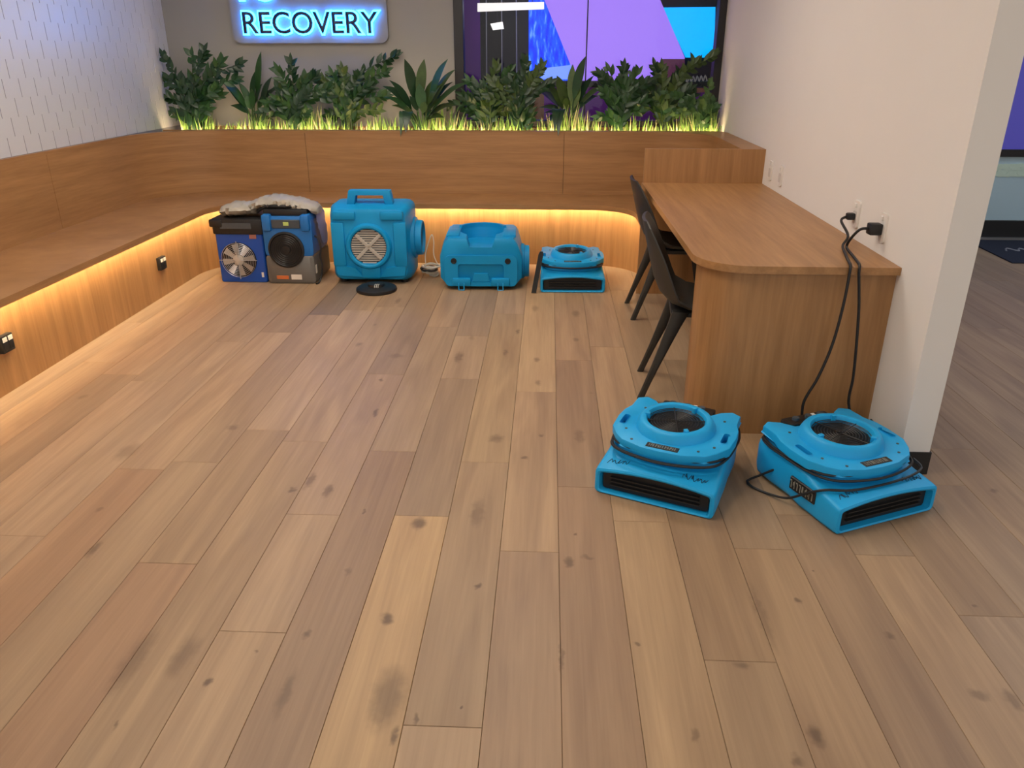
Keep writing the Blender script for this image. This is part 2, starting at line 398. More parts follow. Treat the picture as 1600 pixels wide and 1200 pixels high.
for k in range(k0, k1 + 1):
    x0, x1 = PX0 + k * PW, PX0 + (k + 1) * PW
    if x0 < FL_X0: x0 = FL_X0
    if x1 > FL_X1: x1 = FL_X1
    if x1 - x0 < .02: continue
    om = oak(x0, x1)
    ys = sorted(joints.get(k, []))
    if not ys: ys = [rng.uniform(1.2, 3.0)]
    while ys[0] - FL_Y0 > 2.1: ys.insert(0, ys[0] - rng.uniform(1.5, 1.95))
    while FL_Y1 - ys[-1] > 2.1: ys.append(ys[-1] + rng.uniform(1.5, 1.95))
    full = [FL_Y0]
    for y in ys:
        while y - full[-1] > 2.5 and full[-1] > FL_Y0: full.append(full[-1] + (y - full[-1]) / 2)
        if y - full[-1] > .12 and FL_Y1 - y > .12: full.append(y)
    full.append(FL_Y1)
    for a, b_ in zip(full[:-1], full[1:]): plank(x0, x1, a, b_, om)

# ------------------------------------------------------------------ room shell
WX0, WX1, YB = -3.135, 1.375, 6.80
CZ = 2.75
bm = bmesh.new(); box(bm, -3.35, WX0, FL_Y0, 7.0, -.06, CZ); wall_left = struct(finish('wall_left', bm, 'tile_joint'), 'white wall of small staggered relief tiles')
# tiles: running bond, each a shallow wedge so that its vertical edge stands proud
TW, TH = .150, .105
def tile_mesh(w, flip=False):
    d, g, c = .0018, .0035, .0006
    V = [(0, g, 0), (0, w - g, 0), (0, w - g, TH), (0, g, TH), (d - c, g, 0), (d, g + c, 0), (d, w - g - c, 0), (d - c, w - g, 0), (d - c, g, TH), (d, g + c, TH), (d, w - g - c, TH), (d - c, w - g, TH)]
    F = [(0, 1, 2, 3), (0, 4, 8, 3), (4, 5, 9, 8), (5, 6, 10, 9), (6, 7, 11, 10), (7, 1, 2, 11), (0, 1, 7, 6, 5, 4), (3, 8, 9, 10, 11, 2)]
    me = bpy.data.meshes.new('tile'); me.from_pydata(V, [], F)
    bmx = bmesh.new(); bmx.from_mesh(me); bmesh.ops.recalc_face_normals(bmx, faces=bmx.faces[:]); bmx.to_mesh(me); bmx.free()
    me.materials.append(MATS['white_tile']); return me
tm = tile_mesh(TW)
for r_ in range(13):
    z = .955 + r_ * TH
    y = YB - .002 - TW - (TW / 2 if r_ % 2 else 0)
    if r_ % 2:
        o = bpy.data.objects.new('tile', tile_mesh(TW / 2)); col.objects.link(o); o.parent = wall_left; o.location = (WX0, YB - .002 - TW / 2, z)
    while y > 3.55:
        o = bpy.data.objects.new('tile', tm); col.objects.link(o); o.parent = wall_left; o.location = (WX0, y, z); y -= TW
bm = bmesh.new(); box(bm, WX0, -.775, YB, 6.92, -.06, CZ); box(bm, -.775, 1.49, YB, 6.92, -.06, .95)
wall_back = struct(finish('wall_back', bm, 'grey_paint'), 'grey wall behind the planter')
bm = bmesh.new(); box(bm, WX1, 1.485, 2.71, 6.95, -.0155, CZ); wall_right = struct(finish('wall_right', bm, 'white_paint'), 'white partition wall beside the desk')
bm = bmesh.new(); plate(bm, [(WX1 - .006, 3.0), (WX1 - .006, 2.704), (1.491, 2.704), (1.491, 6.9), (1.483, 6.9), (1.483, 2.712), (WX1 + .002, 2.712), (WX1 + .002, 3.0)], [], 0, .095)
struct(finish('baseboard_right', bm, 'black_skirting', wall_right if False else None), 'black skirting around the foot of the white partition')
bm = bmesh.new(); box(bm, -3.35, 6.3, FL_Y0, 8.4, CZ, CZ + .08); struct(finish('ceiling', bm, 'ceiling_paint'))
# ceiling light panels (behind and above the view)
def ceiling_light(x, y, w, d, lab, mt='panel_light'):
    t = thing('ceiling_light_offscreen', lab, 'ceiling light', (x, y, CZ), group='flat ceiling light panels')
    bm = bmesh.new(); plate(bm, rrect(0, 0, w + .05, d + .05, .02), [rrect(0, 0, w, d, .01)], -.025, 0.0); finish('frame', bm, 'outlet_white', t)
    bm = bmesh.new(); box(bm, -w / 2, w / 2, -d / 2, d / 2, -.018, -.004); finish('diffuser', bm, mt, t)
for x, y in ((-1.9, 2.6), (-.5, 2.2), (-1.7, 4.6), (-.2, 4.4)):
    ceiling_light(x, y, .6, .9, 'white framed warm light panel on the ceiling above the bench nook')
for x, y in ((3.9, .8), (2.9, 3.6), (4.6, 5.6)):
    ceiling_light(x, y, .6, .9, 'white framed cool light panel on the ceiling of the passage', 'panel_light_cool')

# ------------------------------------------------------------------ built-in bench
def upath(xl, yb, xr, rl, rr, y0=.6, y1=5.175, n=12):
    P = [(xl, y0), (xl, (y0 + yb - rl) / 2)]
    P += [(xl + rl - rl * math.cos(R(90) * k / n), yb - rl + rl * math.sin(R(90) * k / n)) for k in range(n + 1)]
    a, b_ = P[-1][0], xr - rr
    P += [(a + (b_ - a) * k / 6, yb) for k in range(1, 6)]
    P += [(xr - rr + rr * math.sin(R(90) * k / n), yb - rr + rr * math.cos(R(90) * k / n)) for k in range(n + 1)]
    P += [(xr, y1)]
    return [Vector((p[0], p[1], 0)) for p in P]
KXL, KYB, KXR = -2.58, 5.925, .71
def band(bm, pa, pb, z0, z1):
    """solid strip between two paths"""
    n = len(pa)
    loops = [[(pa[i].x, pa[i].y, z0), (pb[i].x, pb[i].y, z0), (pb[i].x, pb[i].y, z1), (pa[i].x, pa[i].y, z1)] for i in range(n)]
    loft(bm, loops)
bench = thing('built_in_bench', 'long oak laminate bench curving around the corner with glowing plinth', 'bench', (-1, 6.0, 0))
INV = Matrix.Translation((1, -6.0, 0))
def bpart(name, bm, mat, smooth=True):
    bm.transform(INV); o = finish(name, bm, mat, bench, smooth); return o
kick = upath(KXL, KYB, KXR, .45, .40); kick2 = upath(KXL - .02, KYB + .02, KXR + .02, .47, .42)
bm = bmesh.new(); band(bm, kick, kick2, 0, .458); bpart('plinth_panel', bm, 'wood_vertical')
lip = upath(KXL + .095, KYB - .085, KXR - .085, .36, .32); back = upath(-3.105, 6.33, 1.225, .55, .42)
bm = bmesh.new(); band(bm, lip, back, .458, .474); bpart('seat', bm, 'wood_seat')
lipb = upath(KXL + .083, KYB - .073, KXR - .073, .372, .332)
bm = bmesh.new(); band(bm, lip, lipb, .438, .4579); bpart('seat_edge', bm, 'wood_horizontal')
la = upath(KXL + .0822, KYB - .0722, KXR - .0722, .3728, .3328); lb = upath(KXL + .0752, KYB - .0652, KXR - .0652, .3798, .3398)
bm = bmesh.new(); band(bm, la, lb, .4525, .4578); o = bpart('led_strip', bm, 'led_warm', False); o['label'] = 'warm white strip light under the seat edge'
bk2 = upath(-3.125, 6.352, 1.247, .57, .44)
# backrest in panels with narrow joints
def cut(path_a, path_b, f0, f1):
    def ln(P):
        s = [0]
        for i in range(len(P) - 1): s.append(s[-1] + (P[i + 1] - P[i]).length)
        return s
    S = ln(path_a); T = S[-1]
    def at(P, s):
        for i in range(len(S) - 1):
            if S[i] <= s <= S[i + 1] + 1e-9:
                t = (s - S[i]) / max(1e-9, S[i + 1] - S[i]); return P[i].lerp(P[i + 1], t)
        return P[-1]
    ss = [f0] + [s for s in S if f0 + .01 < s < f1 - .01] + [f1]
    return [at(path_a, s) for s in ss], [at(path_b, s) for s in ss], T
_, _, T = cut(back, bk2, 0, 1)
s_arc = (6.33 - .55) - .6; s_a2 = s_arc + .55 * math.pi / 2
seams = [0, s_arc - .95, s_a2 + (-1.93 + 3.105 - .55), s_a2 + (.12 + 3.105 - .55), T]
for a, b_ in zip(seams[:-1], seams[1:]):
    A, B, _ = cut(back, bk2, a + .0015, b_ - .0015)
    bm = bmesh.new(); band(bm, A, B, .46, .935); bpart('backrest_panel', bm, 'wood_horizontal')
led_o = upath(-3.133, 6.43, 1.3735, .60, .12)
bm = bmesh.new(); band(bm, back, led_o, .935, .953); bpart('top_ledge', bm, 'wood_horizontal')
# end panel of the bench, where the desk begins
bm = bmesh.new(); box(bm, .615, 1.3745, 5.152, 5.176, 0, .953, .001, 1); bpart('end_panel', bm, 'wood_vertical', False)

# ------------------------------------------------------------------ planter
pl = thing('planter_trough', 'long timber planter trough behind the bench backrest', 'planter', (-.9, 6.6, 0))
PI_ = Matrix.Translation((.9, -6.6, 0))
bm = bmesh.new(); box(bm, -3.12, 1.37, 6.435, 6.455, .55, .945); box(bm, -3.12, 1.37, 6.775, 6.795, .55, .95); box(bm, -3.12, 1.37, 6.455, 6.775, .55, .57); bm.transform(PI_); finish('trough', bm, 'wood_horizontal', pl)
bm = bmesh.new()
nx, ny = 120, 8; rg = random.Random(3); grid = [[bm.verts.new((-3.12 + 4.49 * i / nx, 6.455 + .32 * j / ny, .885 + rg.uniform(-.012, .012))) for j in range(ny + 1)] for i in range(nx + 1)]
for i in range(nx):
    for j in range(ny): bm.faces.new((grid[i][j], grid[i + 1][j], grid[i + 1][j + 1], grid[i][j + 1]))
bm.transform(PI_); finish('soil', bm, 'soil', pl)
bm = bmesh.new(); box(bm, -3.08, 1.34, 6.4555, 6.463, .925, .937); bm.transform(PI_); o = finish('led_strip', bm, 'led_planter', pl); o['label'] = 'warm strip light along the planter rim'

# ------------------------------------------------------------------ desk
dk = thing('wall_desk', 'oak laminate desk with rounded corner fixed to the white wall', 'desk', (1.0, 4.1, 0))
DI = Matrix.Translation((-1.0, -4.1, 0))
def desk_outline(x0, y0, x1, y1, r, n=10):
    return [(x1, y0), (x1, y1), (x0, y1)] + [(x0 + r - r * math.cos(R(90) * k / n), y0 + r - r * math.sin(R(90) * k / n)) for k in range(n + 1)]
bm = bmesh.new(); plate(bm, desk_outline(.605, 3.0, 1.3745, 5.151, .21), [], .712, .742); bm.transform(DI); finish('desktop', bm, 'wood_top', dk)
# front panel follows the rounded corner
fp = [Vector((1.3745, 3.03, 0)), Vector((1.1, 3.03, 0))] + [Vector((.635 + .18 - .18 * math.cos(R(90) * (1 - k / 10)), 3.03 + .18 - .18 * math.sin(R(90) * (1 - k / 10)), 0)) for k in range(11)] + [Vector((.635, 3.25, 0))]
fq = [Vector((1.3745, 3.052, 0)), Vector((1.1, 3.052, 0))] + [Vector((.635 + .18 - .158 * math.cos(R(90) * (1 - k / 10)), 3.03 + .18 - .158 * math.sin(R(90) * (1 - k / 10)), 0)) for k in range(11)] + [Vector((.657, 3.25, 0))]
bm = bmesh.new(); band(bm, fp, fq, 0, .712); bm.transform(DI); finish('front_panel', bm, 'wood_vertical', dk, True)

# ------------------------------------------------------------------ glazed front, sign, room behind the glass
win = struct(thing('window_1', 'wide black framed glazed front onto a purple lit room', 'window', (.3, YB, .95)))
del win['category']
WI = Matrix.Translation((-.3, -YB, -.95))
def wpart(name, bm, mat): bm.transform(WI); return finish(name, bm, mat, win)
bm = bmesh.new(); box(bm, -.775, -.700, YB - .02, YB + .10, .95, CZ, .003, 1); wpart('window_frame', bm, 'black_frame')
bm = bmesh.new(); box(bm, 1.315, 1.374, YB - .02, YB + .10, .95, CZ, .003, 1); wpart('window_frame', bm, 'black_frame')
bm = bmesh.new(); box(bm, -.70, 1.315, YB - .02, YB + .10, .95, 1.0, .003, 1); wpart('window_frame', bm, 'black_frame')
xm = on_y(917, 60, YB + .04).x
bm = bmesh.new(); box(bm, -.70, xm - .004, YB + .035, YB + .047, 1.0, CZ); wpart('glass_pane', bm, 'window_glass')
bm = bmesh.new(); box(bm, xm + .004, 1.315, YB + .035, YB + .047, 1.0, CZ); wpart('glass_pane', bm, 'window_glass')
bm = bmesh.new(); box(bm, xm - .005, xm + .005, YB + .03, YB + .05, 1.0, CZ); wpart('pane_joint', bm, 'black_frame')
YR = 8.30
bm = bmesh.new(); box(bm, -1.6, 1.9, YR, YR + .08, -.06, CZ); struct(finish('wall_far', bm, 'room_dark'), 'dark far wall of the room behind the glass')
bm = bmesh.new(); box(bm, 1.86, 1.94, 6.96, YR, -.06, CZ); struct(finish('wall_side', bm, 'room_dark'))
bm = bmesh.new(); box(bm, -1.68, -1.6, 6.93, YR + .08, -.06, CZ); struct(finish('wall_violet', bm, 'wall_violet'), 'violet wall behind the glass')
bm = bmesh.new(); box(bm, -1.6, 1.86, 6.93, YR, -.06, -.0); struct(finish('floor_inner', bm, 'room_dark'))
def poly_y(pts_px, y, thick):
    bm = bmesh.new(); P = [on_y(u, v, y) for u, v in pts_px]
    loft(bm, [[(p.x, y, p.z) for p in P], [(p.x, y + thick, p.z) for p in P]]); return bm
bm = poly_y([(722, -60), (749, -60), (752, 215), (728, 215)], 8.2, .04); tag(finish('violet_column', bm, 'wall_violet'), 'narrow dark violet column behind the glass beside the black frame', 'column')
gl = thing('glazed_partition', 'dark glazed partition with thin pale uprights behind the glass', 'partition', (0, 8.22, 0))
def ypart(name, bm, mat, par, y): bm.transform(Matrix.Translation((0, -y, 0))); return finish(name, bm, mat, par)
for a, b_, mm in ((750, 760, 'room_dark'), (762, 783, 'door_dark'), (785, 806, 'room_dark'), (808, 826, 'door_dark')):
    ypart('panel', poly_y([(a - 2, -60), (b_ - 2, -60), (b_ + 1, 215), (a + 1, 215)], 8.22, .03), mm, gl, 8.22)
for a in (760, 784, 807):
    ypart('upright', poly_y([(a - 1.6, -60), (a + .2, -60), (a + 1.8, 215), (a, 215)], 8.205, .02), 'mullion_pale', gl, 8.22)
ll_ = thing('linear_lamp', 'long white linear lamp hanging behind the glass', 'lamp', (0, 7.9, 0))
ypart('lamp_body', poly_y([(746, 5), (850, 3), (850, 14), (746, 18)], 7.9, .05), 'lamp_white', ll_, 7.9)
for u_ in (765, 832):
    q = on_y(u_, 5, 7.925); bm = bmesh.new(); tube(bm, [(q.x, 7.925, q.z - .02), (q.x, 7.925, CZ)], .004, 6); ypart('hanging_rod', bm, 'wire_black', ll_, 7.9)
sl_ = thing('spot_lamp', 'small white spot lamp in front of the dark partition', 'lamp', (0, 8.0, 0))
ypart('lamp_head', poly_y([(766, 37), (785, 34), (787, 45), (770, 47)], 8.0, .05), 'lamp_white', sl_, 8.0)
q = on_y(777, 36, 8.025); bm = bmesh.new(); tube(bm, [(q.x, 8.025, q.z - .02), (q.x, 8.025, CZ)], .004, 6); ypart('hanging_rod', bm, 'wire_black', sl_, 8.0)
bs = thing('blue_display', 'blue picture display behind the purple banner', 'screen', (0, 8.1, 0))
ypart('screen', poly_y([(826, -60), (900, -60), (905, 126), (826, 126)], 8.1, .04), 'blue_screen', bs, 8.1)
ypart('caption_band', poly_y([(845, 107), (905, 100), (905, 124), (845, 124)], 8.09, .009), 'pale_blue_glow', bs, 8.1)
bn = poly_y([(824, -60), (1006, -60), (1070, 90), (1066, 126), (897, 126), (893, 105), (852, 3)], 7.6, .03); tag(finish('purple_banner', bn, 'lilac_light'), 'large slanting lilac illuminated banner behind the glass', 'banner')
cs = [(1012, 12), (1118, 11), (1116, 70), (1112, 83), (1104, 90), (1072, 90), (1060, 64)]
tag(finish('cyan_display', poly_y(cs, YR - .04, .045), 'cyan_screen'), 'bright cyan display with rounded corner behind the glass', 'screen')
tag(finish('pink_poster', poly_y([(1034, 92), (1070, 92), (1070, 126), (1032, 126)], 7.55, .02), 'pink_paper'), 'dusky pink square poster in front of the lilac banner', 'poster')
lo = thing('low_counter', 'low dark counter with violet front behind the glass', 'counter', (0, 7.5, 0))
ypart('counter_front', poly_y([(850, 134), (1125, 134), (1122, 215), (850, 215)], 7.5, .05), 'wall_violet', lo, 7.5)
ypart('counter_top', poly_y([(850, 127), (1125, 127), (1125, 136), (850, 136)], 7.46, .14), 'room_dark', lo, 7.5)
ypart('pink_strip', poly_y([(1062, 139), (1103, 137), (1103, 144), (1060, 147)], 7.49, .009), 'pink_label', lo, 7.5)
wv = bmesh.new(); tube(wv, smooth_path([on_y(1046 + 3.1 * i, 126 + (5 if i % 2 else -4) - .25 * i, 7.45) for i in range(20)], 3), .006, 5)
o = ypart('wavy_lettering', wv, 'mullion_pale', lo, 7.5); o['label'] = 'pale wavy lettering'
tag(finish('tan_cabinet', poly_y([(820, 129), (856, 129), (856, 215), (820, 215)], 7.9, .2), 'wood_vertical'), 'small tan cabinet below the blue display', 'cabinet')

# sign on the grey wall
sg = thing('wall_sign', 'grey rounded sign panel with cyan back-lit capital letters', 'sign', (-1.95, YB, 1.6))
a = on_y(366, 66, YB - .04); c = on_y(607, 66, YB - .04)
bm = bmesh.new(); plate(bm, rrect(((a.x + c.x) / 2 + 1.95), .37, c.x - a.x, .76, .06, 6), [], 0, .04, M=ROTX); finish('panel', bm, 'sign_panel', sg)
def sign_line(s, x_px0, x_px1, z0, cap):
    me = text_mesh(s, 1.0, 0); xs = [v.co.x for v in me.vertices]; ys_ = [v.co.y for v in me.vertices]; bpy.data.meshes.remove(me)
    X0 = on_y(x_px0, 40, YB - .08).x
    sx = (on_y(x_px1, 40, YB - .08).x - X0) / (max(xs) - min(xs)) if x_px1 else None
    sy = cap / .73
    return X0, sx, sy
CAPH = .165
X0, SX, SY = sign_line('RECOVERY', 377, 587, 0, CAPH)
def letters(s, x0, z):
    x = x0
    for ch in s:
        for nm, off_, ex, yy, mt in (('letter', .006, .012, -.085, 'letter_face'), ('halo', .066, .006, -.068, 'halo_cyan')):
            me = text_mesh(ch, 1.0, 0, off_)
            me.transform(Matrix.Diagonal((SX, SY, 1, 1)))
            bmx = bmesh.new(); bmx.from_mesh(me)
            bmesh.ops.remove_doubles(bmx, verts=bmx.verts[:], dist=1e-5)
            ext = bmesh.ops.extrude_face_region(bmx, geom=bmx.faces[:])
            for v in [g for g in ext['geom'] if isinstance(g, bmesh.types.BMVert)]: v.co.z += ex
            bmesh.ops.recalc_face_normals(bmx, faces=bmx.faces[:])
            bmx.transform(Matrix.Translation((x + 1.95, yy + ex, z - 1.6)) @ ROTX)
            bmx.to_mesh(me); bmx.free()
            if nm == 'letter':
                par = mesh_obj(nm, me, mt, sg); par['label'] = 'dark capital letter ' + ch
            else: mesh_obj(nm, me, mt, par)
        me = text_mesh(ch + 'I', 1.0, 0); me2 = text_mesh('I', 1.0, 0)
        w = max(v.co.x for v in me.vertices) - max(v.co.x for v in me2.vertices)
        bpy.data.meshes.remove(me); bpy.data.meshes.remove(me2)
        x += w * SX
zb = on_y(480, 52, YB - .08).z
letters('RECOVERY', X0, zb); letters('PC', X0, zb + .245)

# ------------------------------------------------------------------ place beyond the partition
YF = 6.99
bm = bmesh.new(); box(bm, 1.49, 6.3, YF + .10, YF + .18, -.06, CZ); struct(finish('wall_corridor', bm, 'white_paint'))
bm = bmesh.new(); box(bm, 6.1, 6.2, FL_Y0, YF + .1, -.06, CZ); struct(finish('wall_passage', bm, 'white_paint'))
sf = thing('shop_front', 'shop front with pale blue lower panel and purple screen above', 'shop front', (4.2, YF, 0))
SI = Matrix.Translation((-4.2, -YF, 0))
def spart(name, x0, x1, y0, y1, z0, z1, mat, r=0.0):
    bm = bmesh.new(); box(bm, x0, x1, y0, y1, z0, z1, r, 1); bm.transform(SI); return finish(name, bm, mat, sf)
spart('floor_track', 2.2, 6.0, YF - .03, YF + .02, 0, .022, 'steel')
spart('skirting', 2.2, 6.0, YF + .0, YF + .10, .022, .165, 'black_skirting')
spart('lower_panel', 2.2, 6.0, YF + .03, YF + .10, .165, .706, 'pale_blue_panel')
spart('rail', 2.2, 6.0, YF + .0, YF + .10, .706, .765, 'black_frame', .004)
spart('upper_screen', 2.2, 6.0, YF + .03, YF + .10, .765, 2.3, 'purple_screen')
spart('head_rail', 2.2, 6.0, YF, YF + .10, 2.3, 2.38, 'black_frame')
rg = random.Random(8)
for i in range(7):
    bm = bmesh.new(); cx = on_y(1562 + i * 9, 262 + (i % 2) * 12, YF).x; cz = .62 - (i % 2) * .055
    pts = [(cx + .10 * math.cos(2 * math.pi * k / 12) * rg.uniform(.7, 1.1), cz + .032 * math.sin(2 * math.pi * k / 12) * rg.uniform(.7, 1.2)) for k in range(12)]
    loft(bm, [[(p[0], YF + .0302, p[1]) for p in pts], [(p[0], YF + .027 - .0012 * i, p[1]) for p in pts]]); bm.transform(SI); finish('cloud_decal', bm, 'decal_mint', sf)
mt = thing('door_mat', 'navy door mat with cut corners and pale lettering', 'mat', (4.4, 6.5, 0))
bm = bmesh.new(); plate(bm, [(3.66 - 4.4, 6.62 - 6.5), (3.66 - 4.4, 6.93 - 6.5), (5.3 - 4.4, 6.93 - 6.5), (5.3 - 4.4, 6.12 - 6.5), (3.62 - 4.4 + .02, 6.12 - 6.5)], [], 0, .009); finish('mat_body', bm, 'mat_navy', mt)
c0 = on_z(1568, 392); bm = bmesh.new(); tube(bm, smooth_path([(c0.x - 4.4 + .05 * i, c0.y - 6.5 + (.05 if i % 2 else -.04), .0095) for i in range(14)], 4), .007, 4); o = finish('mat_lettering', bm, 'mat_print', mt); o['label'] = 'pale script lettering'

# ------------------------------------------------------------------ chairs
CH_PROF = [(-.030, .826, .125, .012), (-.024, .800, .175, .022), (-.008, .735, .203, .040), (.014, .65, .216, .058), (.036, .570, .222, .068), (.066, .505, .224, .066), (.115, .458, .222, .050),
           (.19, .436, .220, .036), (.28, .432, .216, .028), (.37, .440, .210, .020), (.445, .447, .200, .010), (.478, .440, .188, .002)]
def make_chair(lab, loc, rz):
    t = thing('shell_chair', lab, 'chair', loc, rz, 'dark plastic chairs at the desk')
    bm = bmesh.new(); NU = 12
    def surf(d):
        rows = []
        for i, (x, z, hw, wr) in enumerate(CH_PROF):
            j0, j1 = max(i - 1, 0), min(i + 1, len(CH_PROF) - 1)
            tx, tz = CH_PROF[j1][0] - CH_PROF[j0][0], CH_PROF[j1][1] - CH_PROF[j0][1]; l = math.hypot(tx, tz)
            nx, nz = -tz / l, tx / l            # toward the sitter
            row = []
            for k in range(NU + 1):
                s = -1 + 2 * k / NU
                o_ = wr * abs(s) ** 2.2 - d * (1 - .5 * abs(s) ** 6)
                row.append(Vector((x + nx * o_, s * hw, z + nz * o_)))
            rows.append(row)
        return rows
    A, B = surf(0), surf(.014)
    va = [[bm.verts.new(p) for p in r] for r in A]; vb = [[bm.verts.new(p) for p in r] for r in B]
    n = len(A)
    for i in range(n - 1):
        for k in range(NU):
            bm.faces.new((va[i][k], va[i][k + 1], va[i + 1][k + 1], va[i + 1][k])); bm.faces.new((vb[i][k], vb[i + 1][k], vb[i + 1][k + 1], vb[i][k + 1]))
    for i in range(n - 1):
        for k in (0, NU): bm.faces.new((va[i][k], va[i + 1][k], vb[i + 1][k], vb[i][k]))
    for k in range(NU):
        for i in (0, n - 1): bm.faces.new((va[i][k], va[i][k + 1], vb[i][k + 1], vb[i][k]))
    finish('shell', bm, 'chair_plastic', t, True)
    def leg(p0, p1, w0, w1, d0, d1):
        bm = bmesh.new(); p0 = Vector(p0); p1 = Vector(p1); loops = []
        for k in range(7):
            f = k / 6; c = p0.lerp(p1, f); w = w0 + (w1 - w0) * min(1, f * 1.3) ** .7; d = d0 + (d1 - d0) * min(1, f * 1.3) ** .6
            loops.append([(c.x + sx * w / 2, c.y + sy * d / 2, c.z) for sx, sy in ((-1, -.6), (-.6, -1), (.6, -1), (1, -.6), (1, .6), (.6, 1), (-.6, 1), (-1, .6))])
        loft(bm, loops); finish('leg', bm, 'chair_plastic', t, True)
    for s in (-1, 1):
        leg((.155, s * .150, .432), (.0, s * .175, 0), .075, .030, .05, .026)
        leg((.395, s * .150, .428), (.470, s * .185, 0), .07, .028, .05, .026)
    bm = bmesh.new(); box(bm, .11, .44, -.155, .155, .403, .428, .008, 2); finish('seat_frame', bm, 'chair_plastic', t, True)
    return t
make_chair('dark grey plastic shell chair tucked at the desk beside the bench end panel', (.535, 4.752, 0), R(1))
make_chair('dark grey plastic shell chair tucked at the rounded end of the desk', (.474, 3.558, 0), R(-6))

# ------------------------------------------------------------------ blue air movers
def make_fan(lab, loc, rz, wraps=3, scrib=True, badge=True, tail=None, side_panel=False, seed=1):
    rg = random.Random(seed)
    t = thing('air_mover', lab, 'air mover', loc, rz, 'blue low profile air movers')
    # body: rounded cross sections lofted from the front opening backward (y)
    NS = 8
    def sect(y, hw, z0, z1, r, arch=0.0, nx=10):
        P = []
        zc = lambda x: z1 + arch * (1 - (x / hw) ** 2)
        P += [(-hw + r + (2 * hw - 2 * r) * i / nx, z0) for i in range(nx + 1)]
        P += [(hw - r + r * math.sin(R(90) * k / 3), z0 + r - r * math.cos(R(90) * k / 3)) for k in range(1, 4)]
        P += [(hw - r + r * math.cos(R(90) * k / 3), z1 - r + r * math.sin(R(90) * k / 3)) for k in range(0, 4)]
        P += [(hw - r - (2 * hw - 2 * r) * i / nx, z1 + arch * (1 - (1 - 2 * i / nx) ** 2)) for i in range(1, nx + 1)]
        P += [(-hw + r - r * math.sin(R(90) * k / 3), z1 - r + r * math.cos(R(90) * k / 3)) for k in range(1, 4)]
        P += [(-hw + r - r * math.cos(R(90) * k / 3), z0 + r - r * math.sin(R(90) * k / 3)) for k in range(0, 3)]
        return [Vector((x, y, z)) for x, z in P]
    bm = bmesh.new()
    loops = [sect(.16, .15, .03, .075, .012, .012), sect(.05, .200, .012, .086, .012, .014), sect(.004, .204, .011, .088, .012, .016), sect(0, .210, .006, .095, .014, .016),
             sect(.004, .220, .002, .102, .016, .016), sect(.02, .222, 0, .106, .018, .015), sect(.09, .220, .0, .119, .018, .012), sect(.14, .218, .0, .132, .02, .008), sect(.20, .216, .0, .150, .02, .004), sect(.26, .214, .004, .158, .03, 0),
             sect(.38, .212, .004, .160, .03, 0), sect(.445, .205, .004, .158, .03, 0), sect(.475, .185, .008, .152, .035, 0), sect(.492, .15, .02, .14, .04, 0)]
    loft(bm, loops); finish('housing', bm, 'fan_blue', t, True)
    # dark outlet with fins
    bm = bmesh.new(); lo = sect(.026, .196, .0135, .084, .01, .014); loft(bm, [lo, [p + Vector((0, .004, 0)) for p in lo]])
    o = finish('outlet_screen', bm, 'black_plastic', t)
    for zz in (.036, .052, .068):
        bm = bmesh.new(); box(bm, -.165, .165, .014, .0258, zz - .0018, zz + .0018); finish('fin', bm, 'wire_black', o)
    # neck below the deck
    bm = bmesh.new(); nk = spline2([(-.17, .13), (0, .085), (.17, .13), (.198, .27), (.17, .41), (0, .45), (-.17, .41), (-.198, .27)], 5)
    plate(bm, nk, [], .10, .176); finish('neck', bm, 'fan_blue', t, True)
    # deck: shield shape with two hand slots, slightly tilted down toward the front
    half = [(0, .055), (.075, .060), (.13, .080), (.155, .088), (.19, .125), (.222, .18), (.228, .26), (.224, .32), (.208, .365), (.206, .44), (.17, .462), (.13, .440), (.095, .396), (.04, .392), (0, .392)]
    outl = half + [(-x, y) for x, y in half[-2:0:-1]]
    DM = Matrix.Translation((0, .25, .20)) @ Matrix.Rotation(R(3.0), 4, 'X') @ Matrix.Translation((0, -.25, -.20))
    slots = [rrect(s * .192, .235, .022, .075, .009, 3) for s in (-1, 1)]
    bm = bmesh.new(); plate(bm, outl, slots + [circ(0, .262, .108, 28)], .176, .205, M=DM)
    bmesh.ops.remove_doubles(bm, verts=bm.verts[:], dist=1e-6)
    es = [e for e in bm.edges if len(e.link_faces) == 2 and e.calc_face_angle(0) > R(60)]
    bmesh.ops.bevel(bm, geom=es, offset=.005, segments=2, affect='EDGES', profile=.5, clamp_overlap=True)
    deck = finish('deck', bm, 'fan_blue', t, True)
    bm = bmesh.new()
    lathe(bm, [(.150, .203), (.147, .214), (.138, .232), (.132, .240), (.122, .243), (.112, .240), (.107, .230), (.106, .19)], 36, DM @ Matrix.Translation((0, .262, 0)))
    ring = finish('inlet_collar', bm, 'fan_blue', t, True)
    for a_ in (65, 185, 305):
        bm = bmesh.new(); box(bm, .098, .118, -.008, .008, .222, .2475, .002, 1, M=DM @ Matrix.Translation((0, .262, 0)) @ Matrix.Rotation(R(a_), 4, 'Z')); finish('clip', bm, 'fan_blue', ring)
    bm = bmesh.new(); lathe(bm, [(.1065, .213), (.05, .212), (.001, .211)], 28, DM @ Matrix.Translation((0, .262, 0)), cap1=True); finish('inlet_shade_disc', bm, 'black_plastic', t)  # black disc stands in for the shaded hollow under the grille
    bm = bmesh.new()
    for k in range(9):
        r_ = .018 + .0108 * k
        tube(bm, [DM @ Vector((r_ * math.cos(2 * math.pi * i / 28), .262 + r_ * math.sin(2 * math.pi * i / 28), .226)) for i in range(28)], .0016, 4, True)
    for a_ in (20, 110, 200, 290):
        tube(bm, [DM @ Vector((rr * math.cos(R(a_)), .262 + rr * math.sin(R(a_)), .228)) for rr in (.004, .055, .107)], .002, 5)
    finish('inlet_grille', bm, 'wire_black', t)
